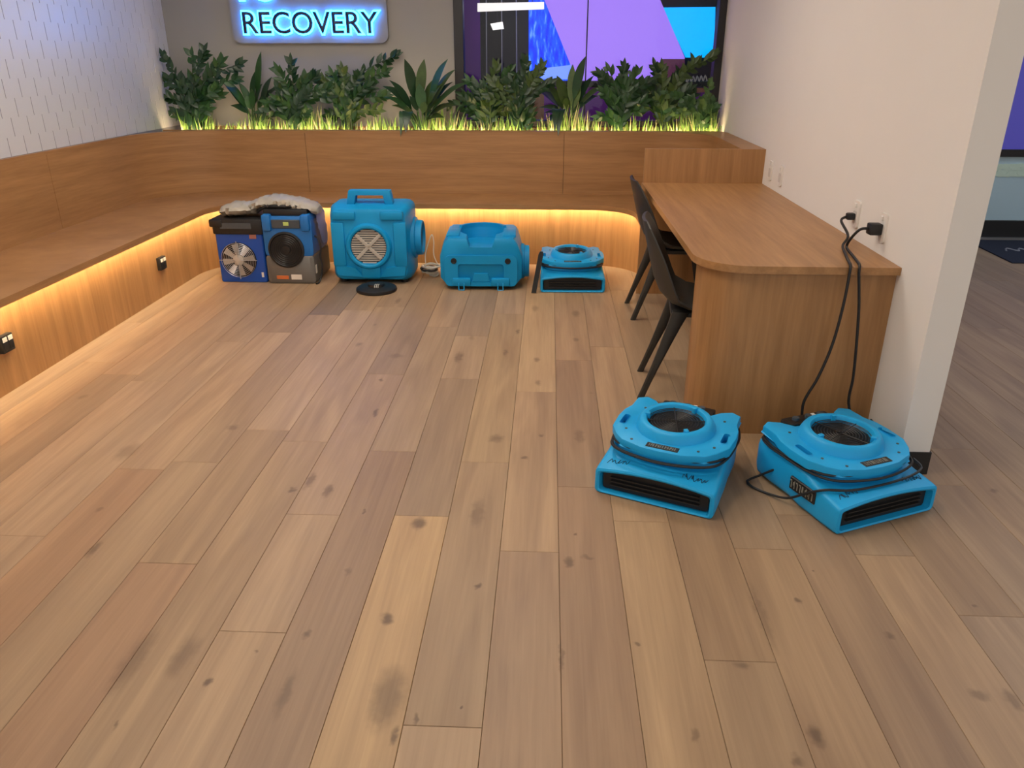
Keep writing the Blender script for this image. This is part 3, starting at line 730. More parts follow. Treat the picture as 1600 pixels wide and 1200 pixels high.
    # rear black control panel between the ears
    bm = bmesh.new(); box(bm, -.105, .105, .402, .468, .10, .214, .008, 2); cp = finish('control_panel', bm, 'black_plastic', t, True)
    for x_ in (-.06, 0, .055):
        bm = bmesh.new(); lathe(bm, [(.014, 0), (.013, .012), (.001, .013)], 12, Matrix.Translation((x_, .435, .213)), True, True); finish('knob', bm, 'panel_grey', cp)
    bm = bmesh.new(); box(bm, .02, .036, .42, .45, .213, .222, .002, 1); finish('switch', bm, 'white_label', cp)
    if badge:
        bm = bmesh.new(); box(bm, -.060, .060, .072, .104, .2035, .2068, .002, 1, M=DM); bd = finish('badge', bm, 'badge_black', t)
        bm = bmesh.new(); x = -.050
        while x < .048:
            w = rg.uniform(.004, .007); box(bm, x, x + w * .45, .078, .097, .2062, .2074, M=DM)
            box(bm, x, x + w, .0785 + rg.choice((0, .008, .016)), .0815 + rg.choice((0, .008, .0155)), .2062, .2074, M=DM) if rg.random() < .8 else None
            x += w + .003
        finish('badge_print', bm, 'badge_print', bd)
    # rivets and scuffs on the deck
    for x_, y_ in ((-.12, .10), (.125, .11), (-.15, .36), (.16, .37), (-.165, .17), (.17, .16)):
        bm = bmesh.new(); lathe(bm, [(.006, .2035), (.005, .2070), (.0008, .2074)], 8, DM @ Matrix.Translation((x_, y_, 0)), True, True); finish('rivet', bm, 'panel_grey', deck)
    for x_ in (-.07, .08):
        bm = bmesh.new(); lathe(bm, [(.004, 0), (.003, .003), (.0008, .0034)], 8, Matrix.Translation((x_, .035, .117)), True, True); finish('rivet', bm, 'black_plastic', t)
    # cord wrapped round the neck
    bm = bmesh.new()
    base = [(-.215, .20), (-.19, .125), (-.12, .082), (0, .062), (.12, .082), (.19, .125), (.214, .20), (.220, .30), (.216, .38), (.175, .455), (0, .480), (-.175, .455), (-.216, .38), (-.220, .30)]
    for w in range(wraps):
        pts = []
        for i, (x, y) in enumerate(base):
            k = 1 + (.004 + .009 * (w % 2)) ; low = .016 * w * (1 if y < .2 else .6)
            drop = (.02 * w if y < .12 else 0)
            pts.append((x * k, .25 + (y - .25) * (1 + .02 * w) - (.016 * w if y < .15 else 0), max(.169 - low - rg.uniform(0, .003), .150 + .008 * w if y < .16 else .13)))
        P = [Vector(p) for p in pts]; q = []
        for i in range(len(P)):
            p0, p1, p2, p3 = P[i - 1], P[i], P[(i + 1) % len(P)], P[(i + 2) % len(P)]
            for k in range(4):
                tt = k / 4; q.append(.5 * ((2 * p1) + (p2 - p0) * tt + (2 * p0 - 5 * p1 + 4 * p2 - p3) * tt * tt + (3 * p1 - p0 - 3 * p2 + p3) * tt ** 3))
        tube(bm, q, .0048, 6, True)
    if tail: tube(bm, smooth_path(tail, 5), .0048, 6)
    cordo = finish('wrapped_cord', bm, 'cord_black', t, True)
    if scrib:
        for cx, n_, am, sz in ((-.145, 6, .013, .075), (.135, 8, .014, .095)):
            bm = bmesh.new(); pts = []
            for i in range(n_ * 2):
                x = cx - sz / 2 + sz * i / (n_ * 2 - 1) + rg.uniform(-.006, .006)
                y = .052 + (am if i % 2 else -am) * rg.uniform(.3, 1.2)
                f = min(1, max(0, (y - .02) / .07)); zt = (.105 + .013 * f) + (.015 - .003 * f) * (1 - (x / .221) ** 2)
                pts.append((x, y, zt + .0008))
            tube(bm, smooth_path(pts, 4), .0012, 4); o = finish('marker_scribble', bm, 'marker_ink', t); o['label'] = 'handwritten marker scrawl'
    if side_panel:
        bm = bmesh.new(); box(bm, -.224, -.208, .115, .245, .055, .105, .003, 1); sp = finish('side_panel', bm, 'badge_black', t)
        bm = bmesh.new(); y = .125
        while y < .235:
            box(bm, -.2255, -.2235, y, y + .004, .065, .095); box(bm, -.2255, -.2235, y, y + .009, .09 if rg.random() < .5 else .072, .095 if rg.random() < .5 else .077); y += .015
        finish('panel_print', bm, 'badge_print', sp)
    for s in (-1, 1):
        bm = bmesh.new(); lathe(bm, [(.012, -.002), (.014, .004)], 10, Matrix.Translation((s * .17, .40, .002)), True, True); finish('foot', bm, 'black_plastic', t)
    return t
make_fan('blue air mover with cord wrapped in loops, in front of the desk corner', (.394, 2.427, 0), R(-24), 3, seed=4)
make_fan('blue air mover touching the white partition, black strip on its side', (1.196, 2.352, 0), R(24), 2, True, True,
         tail=[(.216, .12, .15), (.21, .075, .137), (.13, .048, .134), (0, .038, .1335), (-.13, .05, .131), (-.213, .09, .128), (-.232, .15, .085), (-.246, .22, .03), (-.262, .30, .0072), (-.285, .36, .0072), (-.28, .40, .0072), (-.262, .41, .0085), (-.240, .39, .03), (-.209, .345, .075)], side_panel=True, seed=9)
make_fan('blue air mover by the glowing bench plinth, beside the low blue scrubber', (.182, 5.15, 0), R(1.5), 3, scrib=False, badge=True, seed=12)
# black flat bar leaning beside it
bm = bmesh.new(); P0, P1 = on_y(846, 393, 5.17), on_y(834, 452, 5.12); P1.z = .004
d = (P0 - P1).normalized(); sd = Vector((.0165, 0, 0)); th = Vector((0, .005, 0))
loft(bm, [[P1 + sd + th, P1 + sd - th, P1 - sd - th, P1 - sd + th]] + [[p + sd + th, p + sd - th, p - sd - th, p - sd + th] for p in (P1.lerp(P0, .5), P1.lerp(P0, .93))] + [[P0 + sd * .6 + th, P0 + sd * .6 - th, P0 - sd * .6 - th, P0 - sd * .6 + th]])
tag(finish('flat_bar', bm, 'black_plastic'), 'black flat bar leaning against the air mover by the bench plinth', 'bar')

# ------------------------------------------------------------------ tall blue air scrubber
def rr3(y, hw, z0, z1, r, n=4):
    return [Vector((x, y, z)) for x, z in rrect(0, (z0 + z1) / 2, hw * 2, z1 - z0, r, n)]
sb = thing('air_scrubber', 'tall blue portable air scrubber with top handle and round front vent', 'air scrubber', (-1.235, 5.30, 0), R(1))
bm = bmesh.new()
loft(bm, [rr3(0, .225, .060, .500, .05), rr3(.012, .255, .036, .525, .06), rr3(.05, .272, .022, .535, .055), rr3(.10, .278, .014, .545, .05), rr3(.13, .286, .012, .550, .05), rr3(.30, .286, .012, .550, .05), rr3(.33, .278, .034, .545, .05), rr3(.40, .270, .04, .535, .06), rr3(.44, .24, .07, .51, .06)])
body = finish('case', bm, 'scrub_blue', sb, True)
for s in (-1, 1):
    bm = bmesh.new(); box(bm, min(s * .085, s * .245), max(s * .085, s * .245), -.016, .03, .455, .515, .012, 2); finish('corner_pad', bm, 'scrub_blue', sb, True)
    bm = bmesh.new(); box(bm, min(s * .17, s * .262), max(s * .17, s * .262), -.012, .03, .13, .44, .012, 2); finish('side_rib', bm, 'scrub_blue', sb, True)
    bm = bmesh.new(); loft(bm, [[Vector((s * .06, -.012, .055)), Vector((s * .235, -.006, .065)), Vector((s * .25, -.006, .14)), Vector((s * .11, -.014, .12))][::s], [Vector((s * .06, .03, .045)), Vector((s * .245, .03, .055)), Vector((s * .26, .03, .15)), Vector((s * .10, .03, .13))][::s]])
    finish('lower_wedge', bm, 'scrub_blue', sb)
bm = bmesh.new(); box(bm, -.068, .068, -.014, .03, .045, .16, .010, 2); finish('centre_rib', bm, 'scrub_blue', sb, True)
MV = Matrix.Translation((-.005, 0, .272)) @ ROTX
bm = bmesh.new(); lathe(bm, [(.165, -.02), (.160, .012), (.150, .026), (.138, .028), (.127, .022), (.124, .0), (.124, -.02)], 40, MV); rg_ = finish('vent_ring', bm, 'scrub_blue', sb, True)
bm = bmesh.new(); lathe(bm, [(.124, .004), (.001, .004)], 32, MV, False, True); finish('vent_back', bm, 'panel_grey', sb)
for k in range(15):
    z = -.112 + .016 * k; hw = math.sqrt(max(0, .122 ** 2 - z * z))
    bm = bmesh.new(); box(bm, -hw - .005, hw - .005, -.012, -.005, .272 + z - .0045, .272 + z + .0045); finish('vent_slat', bm, 'beige_plastic', rg_)
for s in (-1, 1):
    bm = bmesh.new(); box(bm, -.122, .122, .010, .018, -.012, .012, .003, 1, M=Matrix.Translation((-.005, 0, .272)) @ Matrix.Rotation(R(45 * s), 4, 'Y') @ Matrix.Translation((0, -.030, 0))); finish('vent_cross', bm, 'beige_plastic', rg_)
# handle
bm = bmesh.new()
prof = [(-.165, .535), (-.145, .640), (.145, .640), (.165, .535), (.105, .535), (.100, .612), (-.100, .612), (-.105, .535)]
loft(bm, [[Vector((x, .10, z)) for x, z in prof], [Vector((x, .17, z)) for x, z in prof]])
bmesh.ops.bevel(bm, geom=bm.edges[:], offset=.006, segments=2, affect='EDGES', profile=.5); finish('handle', bm, 'scrub_blue', sb, True)
# side port
MS = Matrix.Translation((.27, .22, .29)) @ Matrix.Rotation(R(90), 4, 'Y')
bm = bmesh.new(); lathe(bm, [(.150, 0), (.145, .03), (.125, .035), (.122, .075), (.112, .078), (.108, .07), (.108, .02)], 32, MS); pt = finish('side_port', bm, 'scrub_blue', sb, True)
bm = bmesh.new(); lathe(bm, [(.109, .056), (.001, .056)], 28, MS, False, True); finish('port_shade_disc', bm, 'black_plastic', pt)  # black disc in place of the shade inside the port
for x_, y_ in ((-.22, .08), (.22, .08), (-.22, .37), (.22, .37)):
    bm = bmesh.new(); lathe(bm, [(.025, 0), (.028, .045)], 12, Matrix.Translation((x_, y_, 0)), True, True); finish('foot', bm, 'black_plastic', sb)
cdp = thing('round_base', 'black round rubber base on the floor in front of the tall scrubber', 'base', (-1.172, 5.145, 0))
bm = bmesh.new(); lathe(bm, [(.135, 0), (.140, .008), (.138, .022), (.12, .032), (.05, .036), (.001, .037)], 32, Matrix.Identity(4), True, True); finish('disc', bm, 'black_plastic', cdp, True)
bm = bmesh.new(); lathe(bm, [(.06, .034), (.055, .05), (.04, .052), (.001, .052)], 20, Matrix.Identity(4), True, True); finish('hub', bm, 'black_plastic', cdp, True)
for k in range(3):
    bm = bmesh.new(); tube(bm, smooth_path([(.004 + .012 * k, -.02, .05), (.0 + .012 * k, -.045, .052), (.002 + .012 * k, -.07, .038)], 3), .0025, 5); finish('wire', bm, 'cable_grey', cdp)

# ------------------------------------------------------------------ low blue scrubber
lw = thing('low_air_scrubber', 'low blue air scrubber lying flat with round recess on top', 'air scrubber', (-.450, 5.20, 0), R(1.5))
bm = bmesh.new()
def bs(y, hwb, hwt, z0, z1, c=.03):
    return [Vector((x, y, z)) for x, z in ((-hwb + .05, z0), (hwb - .05, z0), (hwb, z0 + .06), (hwb, z0 + (z1 - z0) * .62), (hwt, z1 - c), (hwt - c, z1), (-hwt + c, z1), (-hwt, z1 - c), (-hwb, z0 + (z1 - z0) * .62), (-hwb, z0 + .06))]
loft(bm, [bs(0, .262, .235, .035, .335), bs(.012, .280, .250, .022, .352), bs(.06, .285, .255, .02, .358), bs(.38, .280, .250, .02, .375), bs(.44, .262, .232, .03, .365)])
# round recess on top
case = finish('case', bm, 'scrub_blue', lw, True)
mod_bm = bmesh.new(); lathe(mod_bm, [(.145, 0), (.165, .12)], 40, Matrix.Translation((0, .24, .285)), True, True)
loft(mod_bm, [[Vector((-.075, -.05, .295)), Vector((.075, -.05, .295)), Vector((.115, -.05, .42)), Vector((-.115, -.05, .42))], [Vector((-.085, .20, .300)), Vector((.085, .20, .300)), Vector((.125, .20, .42)), Vector((-.125, .20, .42))]])
bmesh.ops.recalc_face_normals(mod_bm, faces=mod_bm.faces[:])
cutter = finish('cut', mod_bm, 'scrub_blue', lw)
md = case.modifiers.new('b', 'BOOLEAN'); md.object = cutter; md.operation = 'DIFFERENCE'; md.solver = 'EXACT'; md.use_self = True
bpy.context.view_layer.update()
dg = bpy.context.evaluated_depsgraph_get(); me2 = bpy.data.meshes.new_from_object(case.evaluated_get(dg)); case.modifiers.clear(); case.data = me2
try: me2.set_sharp_from_angle(angle=R(38))
except Exception: pass
bpy.data.objects.remove(cutter)
bm = bmesh.new(); arc = [R(20 + 140 * i / 24) for i in range(25)]
loft(bm, [[Vector((r_ * math.cos(a_), .24 + r_ * math.sin(a_), z_)) for r_, z_ in ((.156, .355), (.156, .386), (.176, .386), (.182, .355))] for a_ in arc]); finish('bowl_rim', bm, 'scrub_blue', lw, True)
# front features
bm = bmesh.new(); plate(bm, rrect(0, .135, .50, .215, .04), [rrect(0, .120, .315, .125, .02)], -.001, .014, M=ROTX); finish('front_frame', bm, 'scrub_blue', lw, True)
bm = bmesh.new(); loft(bm, [[Vector((-.06, -.010, .06)), Vector((.06, -.010, .06)), Vector((.045, -.010, .115)), Vector((-.045, -.010, .115))], [Vector((-.07, .01, .055)), Vector((.07, .01, .055)), Vector((.055, .01, .12)), Vector((-.055, .01, .12))]]); finish('centre_rib', bm, 'scrub_blue', lw)
for s in (-1, 1):
    bm = bmesh.new(); lathe(bm, [(.020, .0), (.020, .018), (.014, .019), (.012, .0165), (.001, .0165)], 16, Matrix.Translation((s * .185, 0, .205)) @ ROTX, True, True); finish('bolt_socket', bm, 'black_plastic', lw)
    bm = bmesh.new(); box(bm, s * .135 - .065, s * .135 + .065, -.026, .03, .028, .085, .012, 2); ft = finish('foot_block', bm, 'scrub_blue', lw, True)
    bm = bmesh.new(); tube(bm, [(s * .135 - .018, -.028, .055), (s * .135 - .018, -.034, .006), (s * .135 + .018, -.034, .006), (s * .135 + .018, -.028, .055)], .0045, 6); finish('latch_wire', bm, 'fan_blue', ft)
for x_, y_ in ((-.2, .1), (.2, .1), (-.2, .36), (.2, .36)):
    bm = bmesh.new(); lathe(bm, [(.02, 0), (.022, .03)], 10, Matrix.Translation((x_, y_, 0)), True, True); finish('foot', bm, 'black_plastic', lw)
for s in (-1, 1):
    bm = bmesh.new(); box(bm, s * .195 - .045, s * .195 + .045, .06, .36, .350, .370, .005, 2); finish('top_pad', bm, 'scrub_blue', lw, True)
MS = Matrix.Translation((.275, .20, .155)) @ Matrix.Rotation(R(90), 4, 'Y')
bm = bmesh.new(); lathe(bm, [(.125, 0), (.122, .02), (.112, .025), (.110, .055), (.100, .058), (.098, .02)], 30, MS); pt = finish('side_port', bm, 'scrub_blue', lw, True)
bm = bmesh.new(); lathe(bm, [(.099, .042), (.001, .042)], 24, MS, False, True); finish('port_shade_disc', bm, 'black_plastic', pt)  # shade of the port opening, put in as a black disc

# ------------------------------------------------------------------ dark blue dehumidifier with silver fan
d1 = thing('dehumidifier', 'dark blue dehumidifier with silver bladed fan and black lid', 'dehumidifier', (-2.1595, 5.31, 0), 0)
bm = bmesh.new(); loft(bm, [rr3(0, .160, .004, .360, .012, 3), rr3(.008, .168, 0, .365, .014, 3), rr3(.40, .168, 0, .365, .014, 3)]); finish('case', bm, 'royal_blue', d1, True)
bm = bmesh.new(); box(bm, -.178, .178, -.012, .41, .345, .455, .012, 2); lid = finish('lid', bm, 'black_plastic', d1, True)
bm = bmesh.new(); box(bm, -.195, -.10, -.02, .30, .395, .450, .012, 2); finish('lid_handle', bm, 'black_plastic', lid, True)
bm = bmesh.new(); box(bm, -.12, .10, -.014, -.008, .385, .425, .002, 1); finish('lid_window', bm, 'panel_grey', lid)
MF = Matrix.Translation((-.018, 0, .165)) @ ROTX
bm = bmesh.new(); lathe(bm, [(.124, .0008), (.001, .0008)], 32, MF, False, True); finish('recess_shade_disc', bm, 'black_plastic', d1)  # black disc imitates the shade of the hollow behind the blades
fn = None
bm = bmesh.new(); lathe(bm, [(.040, .001), (.038, .016), (.026, .021), (.001, .022)], 24, MF, True, True); fn = finish('fan_hub', bm, 'beige_plastic', d1, True)
for k in range(8):
    a_ = R(45 * k + 8); bm = bmesh.new()
    Q = [(.036, -.012, .004), (.036, .012, .012), (.112, .022, .012), (.114, -.022, .003)]
    def rt(p, dz=0): return MF @ Vector((p[0] * math.cos(a_) - p[1] * math.sin(a_), p[0] * math.sin(a_) + p[1] * math.cos(a_), p[2] + dz))
    loft(bm, [[rt(p) for p in Q], [rt(p, .002) for p in Q]]); finish('fan_blade', bm, 'silver_blade', fn)
bm = bmesh.new()
for k in range(7):
    r_ = .05 + .012 * k; tube(bm, [MF @ Vector((r_ * math.cos(2 * math.pi * i / 32), r_ * math.sin(2 * math.pi * i / 32), .019)) for i in range(32)], .0014, 4, True)
for a_ in (0, 90, 180, 270):
    tube(bm, [MF @ Vector((r_ * math.cos(R(a_)), r_ * math.sin(R(a_)), .021)) for r_ in (.02, .08, .135)], .003, 5)
finish('fan_guard', bm, 'steel', d1)
bm = bmesh.new(); box(bm, .075, .125, -.0035, .002, .315, .345, .001, 1); finish('label', bm, 'pink_label', d1)
bm = bmesh.new(); box(bm, .130, .146, -.0035, .002, .04, .075, .001, 1); finish('label', bm, 'white_label', d1)

# ------------------------------------------------------------------ blue and grey dehumidifier
d2 = thing('grey_blue_dehumidifier', 'dehumidifier with blue upper half, grey lower half and black round inlet', 'dehumidifier', (-1.808, 5.285, 0), 0)
bm = bmesh.new(); loft(bm, [rr3(.0, .150, .012, .20, .02, 3), rr3(.012, .170, 0, .205, .024, 3), rr3(.40, .170, 0, .205, .024, 3)]); finish('lower_case', bm, 'case_grey', d2, True)
bm = bmesh.new(); loft(bm, [rr3(.004, .152, .195, .455, .03, 3), rr3(.016, .172, .19, .475, .034, 3), rr3(.38, .172, .19, .475, .034, 3), rr3(.41, .15, .20, .46, .03, 3)]); finish('upper_case', bm, 'mid_blue', d2, True)
for s in (-1, 1):
    bm = bmesh.new(); box(bm, s * .135 - .032, s * .135 + .032, -.014, .30, .375, .490, .014, 2); finish('shoulder', bm, 'mid_blue', d2, True)
bm = bmesh.new(); box(bm, -.100, .100, -.004, .03, .395, .455, .004, 1); pn = finish('control_panel', bm, 'panel_grey', d2, True)
bm = bmesh.new(); box(bm, -.165, .150, .03, .32, .465, .522, .015, 2); finish('handle', bm, 'black_plastic', d2, True)
bm = bmesh.new(); box(bm, -.016, .022, -.006, .0, .415, .440, .001, 1); finish('indicator', bm, 'yellow_led', pn)
MF = Matrix.Translation((-.015, .004, .245)) @ ROTX
bm = bmesh.new(); lathe(bm, [(.128, -.01), (.127, .010), (.115, .014), (.108, .006), (.03, .004), (.028, .012), (.001, .013)], 36, MF, True, True); inl = finish('inlet', bm, 'black_plastic', d2, True)
bm = bmesh.new()
for k in range(5):
    r_ = .045 + .014 * k; tube(bm, [MF @ Vector((r_ * math.cos(2 * math.pi * i / 32), r_ * math.sin(2 * math.pi * i / 32), .011)) for i in range(32)], .0018, 4, True)
finish('inlet_guard', bm, 'wire_black', inl)
bm = bmesh.new(); box(bm, -.105, -.02, -.0035, .004, .035, .060, .001, 1); finish('label', bm, 'orange_label', d2)
bm = bmesh.new(); box(bm, .0, .075, -.0035, .004, .032, .068, .001, 1); finish('label', bm, 'white_label', d2)
bm = bmesh.new(); box(bm, .17, .1735, .03, .06, .07, .13, .001, 1); finish('label', bm, 'white_label', d2)
bm = bmesh.new(); tube(bm, smooth_path([(.171, .075, .33), (.195, .07, .31), (.213, .06, .25), (.205, .055, .19), (.213, .05, .12), (.202, .045, .05), (.19, .02, .009), (.178, -.015, .0075)], 6), .006, 7); finish('power_cord', bm, 'cord_black', d2, True)

# crumpled plastic duct lying over both
def blob(bm, pts, rad, seed, n=14, flat=.5):
    rg = random.Random(seed); P = smooth_path(pts, 5); loops = []
    for i, p in enumerate(P):
        f = i / (len(P) - 1); r_ = rad * (.55 + .45 * math.sin(math.pi * min(1, max(0, f))) ** .5)
        loops.append([p + Vector((0, math.cos(2 * math.pi * k / n) * r_ * rg.uniform(.8, 1.15), max(-.0, 0) + math.sin(2 * math.pi * k / n) * r_ * flat * rg.uniform(.75, 1.15))) for k in range(n)])
    loft(bm, loops)
def rest(o, par):
    """soft film: nothing of it dips below the tops it lies on"""
    for v in o.data.vertices:
        p = v.co + par.location; top = None
        if -2.345 < p.x < -1.976 and 5.285 < p.y < 5.725: top = .4555
        if -1.9805 < p.x < -1.634 and 5.265 < p.y < 5.70: top = .4905 if p.y < 5.595 else .4755
        if -1.979 < p.x < -1.652 and 5.31 < p.y < 5.61: top = .5225
        if top and v.co.z + par.location.z < top: v.co.z = top - par.location.z
    return o
dt = thing('plastic_duct', 'crumpled grey-beige plastic ducting draped over the two dehumidifiers', 'duct', (-1.9, 5.45, .50))
TI = Matrix.Translation((1.9, -5.45, -.50))
bm = bmesh.new(); blob(bm, [(-2.09, 5.44, .520), (-2.0, 5.46, .545), (-1.90, 5.46, .552), (-1.80, 5.45, .545), (-1.70, 5.44, .530), (-1.60, 5.42, .500)], .130, 5, 14, .36); bm.transform(TI); rest(finish('sleeve', bm, 'clear_film', dt, True), dt)
bm = bmesh.new(); blob(bm, [(-2.29, 5.42, .492), (-2.22, 5.42, .506), (-2.12, 5.43, .508), (-2.04, 5.44, .505)], .11, 8, 14, .42); bm.transform(TI); rest(finish('bundle', bm, 'clear_film', dt, True), dt)
bm = bmesh.new(); blob(bm, [(-1.70, 5.46, .540), (-1.645, 5.47, .525), (-1.618, 5.48, .45), (-1.606, 5.49, .34), (-1.600, 5.50, .26)], .10, 6, 12, .15); bm.transform(TI); finish('loose_film', bm, 'lilac_film', dt, True)
bm = bmesh.new(); tube(bm, smooth_path([(-2.02, 5.36, .500), (-1.95, 5.345, .534), (-1.82, 5.34, .535), (-1.72, 5.36, .535), (-1.66, 5.42, .535)], 5), .012, 7); bm.transform(TI); rest(finish('draw_cord', bm, 'cord_black', dt, True), dt)

# tangle of pale cables between the scrubbers
ct = thing('cable_tangle', 'tangle of pale grey cables on the floor between the two scrubbers', 'cables', (-.842, 5.52, 0))
rg = random.Random(2)
for k, mm in enumerate(('cable_grey', 'white_label', 'cable_grey', 'cord_black', 'cable_grey')):
    bm = bmesh.new(); r0 = .035 + .008 * k; cx, cy = rg.uniform(-.015, .015), rg.uniform(-.03, .03)
    q = [Vector((cx + r0 * math.cos(a_ * .55) * rg.uniform(.8, 1.1), cy + r0 * math.sin(a_ * .55) * .8, .012 + .018 * k + rg.uniform(-.006, .008))) for a_ in range(24)]
    tube(bm, smooth_path(q, 3), .0065, 6); finish('cable', bm, mm, ct, True)
bm = bmesh.new(); tube(bm, smooth_path([(-.04, .0, .08), (-.045, .04, .16), (-.02, .08, .25), (.0, .10, .29), (.012, .09, .24), (.015, .05, .15), (.05, .02, .08)], 5), .004, 6); finish('wire', bm, 'cable_grey', ct, True)

# ------------------------------------------------------------------ outlets, plugs, cords
def outlet(y, z, lab, w=.072, h=.116):
    t = thing('wall_outlet', lab, 'outlet', (WX1, y, z), 0, 'white outlets along the desk wall')
    bm = bmesh.new(); plate(bm, rrect(0, 0, w, h, .010, 3), [], 0, .009, M=Matrix.Rotation(R(-90), 4, 'Z') @ ROTX); finish('face_plate', bm, 'outlet_white', t, True)
    for zz in (-.02,):
        bm = bmesh.new(); plate(bm, rrect(0, -.012, .040, .052, .008, 3), [], .0085, .0105, M=Matrix.Rotation(R(-90), 4, 'Z') @ ROTX); finish('socket', bm, 'outlet_grey', t, True)
    bm = bmesh.new(); box(bm, -.0145, -.008, -.009, .009, .030, .048, .002, 1); finish('rocker_switch', bm, 'outlet_white', t)
    return t
def wy(u, v): return on_x(u, v, WX1 - .005)
p1, p2, p3, p4 = wy(1203, 270), wy(1219, 276), wy(1337, 336), wy(1378, 357)
outlet(p1.y, .845, 'white wall outlet beside the bench end panel')
outlet(p2.y, .845, 'white wall outlet second along from the bench end panel')
outlet(p3.y, .850, 'white wall outlet at the desk with the dark cord rising in front')
outlet(p4.y, .850, 'white wall outlet with a black plug pushed in')
# left black outlets on the plinth
for (u, v), lab in (((252, 411), 'black outlet box on the bench plinth near the dehumidifiers'), ((8, 536), 'black outlet box on the bench plinth along the tiled wall')):
    p = on_x(u, v, KXL + .01)
    t = thing('plinth_outlet', lab, 'outlet', (KXL, p.y, p.z), 0, 'black outlets on the plinth')
    bm = bmesh.new(); box(bm, -.001, .026, -.042, .042, -.042, .042, .004, 2); finish('outlet_box', bm, 'black_plastic', t, True)
    for yy in (-.02, .02):
        bm = bmesh.new(); box(bm, .0255, .028, yy - .014, yy + .014, -.03, .005, .001, 1); finish('socket', bm, 'black_plastic', t)
        bm = bmesh.new(); box(bm, .0255, .030, yy - .014, yy + .014, .012, .034, .001, 1); finish('rocker_switch', bm, 'outlet_white', t)
# two cords from the plugs over the desk edge down to the air movers
def cord(lab, pts, plug, plug_rot):
    t = thing('power_cord', lab, 'cord', pts[0])
    o0 = Vector(pts[0])
    bm = bmesh.new(); tube(bm, smooth_path([Vector(p) - o0 for p in pts], 7), .0058, 7); finish('cable', bm, 'cord_black', t, True)
    bm = bmesh.new(); box(bm, *plug, .006, 2); bm.transform(Matrix.Translation(-o0)); finish('plug', bm, 'cord_black', t, True)
    return t
ya, yb_ = p4.y, p3.y
zt = .742 + .0070
def dz_(u, v, z=zt): return tuple(on_z(u, v, z))
def fy(u, v, y=2.986): return tuple(on_y(u, v, y))
cord('black power cord from the plugged-in outlet, over the desk edge, hanging nearly straight',
     [(WX1 - .05, ya, .845), (WX1 - .09, ya + .0, .843), dz_(1330, 372, .800), dz_(1323, 386, .757), dz_(1332, 399), dz_(1339, 408), (on_z(1341, 414, zt).x, 2.999, zt + .001), fy(1342, 430, 2.99), fy(1342, 480), fy(1338, 540), fy(1333, 590), fy(1326, 630), (1.30, 2.965, .03), (1.20, 2.93, .008), (1.10, 2.88, .03), (1.03, 2.835, .10), (1.01, 2.80, .14)],
     (WX1 - .06, WX1 - .0095, ya - .024, ya + .024, .822, .868), 0)
cord('black power cord from the outlet nearer the bench, hanging in a slanting curve',
     [(WX1 - .045, yb_, .838), (WX1 - .075, yb_ - .03, .825), dz_(1325, 368, .79), dz_(1317, 384, .757), dz_(1322, 400), dz_(1326, 409), (on_z(1327, 414, zt).x, 2.999, zt + .001), fy(1327, 430, 2.99), fy(1317, 480), fy(1300, 540), fy(1278, 590), fy(1256, 628), (on_y(1250, 640, 2.98).x, 2.97, .055), (.93, 2.93, .02), (.95, 2.87, .03), (.985, 2.82, .10), (.99, 2.80, .13)],
     (WX1 - .045, WX1 - .0095, yb_ - .016, yb_ + .016, .825, .855), 0)

# ------------------------------------------------------------------ plants
def leaf(bm, base, d, up, ln, w, bend=.3, fold=.25, n=4):
    d = d.normalized(); sdv = d.cross(up)
    sdv = sdv.normalized() if sdv.length > 1e-5 else Vector((1, 0, 0)); up = sdv.cross(d).normalized()
    rows = []
    for i in range(n + 1):
        f = i / n; c = base + d * ln * f - up * bend * ln * f * f * .5
        hw = w * .5 * math.sin(math.pi * min(1, f ** .8 * .93 + .07)) ** .9 if f < 1 else 0.0005
        rows.append([c - sdv * hw + up * fold * hw, c, c + sdv * hw + up * fold * hw])
    vr = [[bm.verts.new(p) for p in r_] for r_ in rows]
    for a, b_ in zip(vr[:-1], vr[1:]):
        for k in range(2): bm.faces.new((a[k], a[k + 1], b_[k + 1], b_[k]))
def frond(base, tip, sag, leaf_len, leaf_w, pairs, rg):
    bm = bmesh.new(); base = Vector(base); tip = Vector(tip); mid = base.lerp(tip, .5) + Vector((-.25 * tip.x, 0, sag))
    P = smooth_path([base, mid, tip], 8)
    tube(bm, P, .006, 5, r2=.002)
    for i in range(pairs):
        f = .28 + .72 * i / (pairs - 1); k = min(len(P) - 2, int(f * (len(P) - 1))); p = P[k].lerp(P[k + 1], f * (len(P) - 1) - k)
        t = (P[k + 1] - P[k]).normalized(); sd_ = t.cross(Vector((rg.uniform(-.3, .3), 1, .3))).normalized()
        for s in (-1, 1):
            if rg.random() < .08: continue
            dr = t * rg.uniform(.55, 1.1) + sd_ * s * rg.uniform(.5, .9) + Vector((rg.uniform(-.2, .2), rg.uniform(-.3, .3), rg.uniform(-.1, .2)))
            leaf(bm, p + t * .012 * s, dr, Vector((rg.uniform(-.6, .6), -1, .4)), leaf_len * rg.uniform(.7, 1.2) * (1 - .3 * f), leaf_w * rg.uniform(.75, 1.15), .3)
    leaf(bm, P[-1], P[-1] - P[-3], Vector((0, -1, .2)), leaf_len * .8, leaf_w * .8, .1)
    return bm
PY = 6.60
def keep_in(t, o, lo=-3.118, hi=1.368):
    for v in o.data.vertices:
        w = v.co.x + t.location.x
        if w < lo: v.co.x = lo - t.location.x + (w - lo) * .03
        if w > hi: v.co.x = hi - t.location.x + (w - hi) * .03
        if v.co.y + t.location.y > 6.775: v.co.y = 6.775 - t.location.y
PROW = [0]
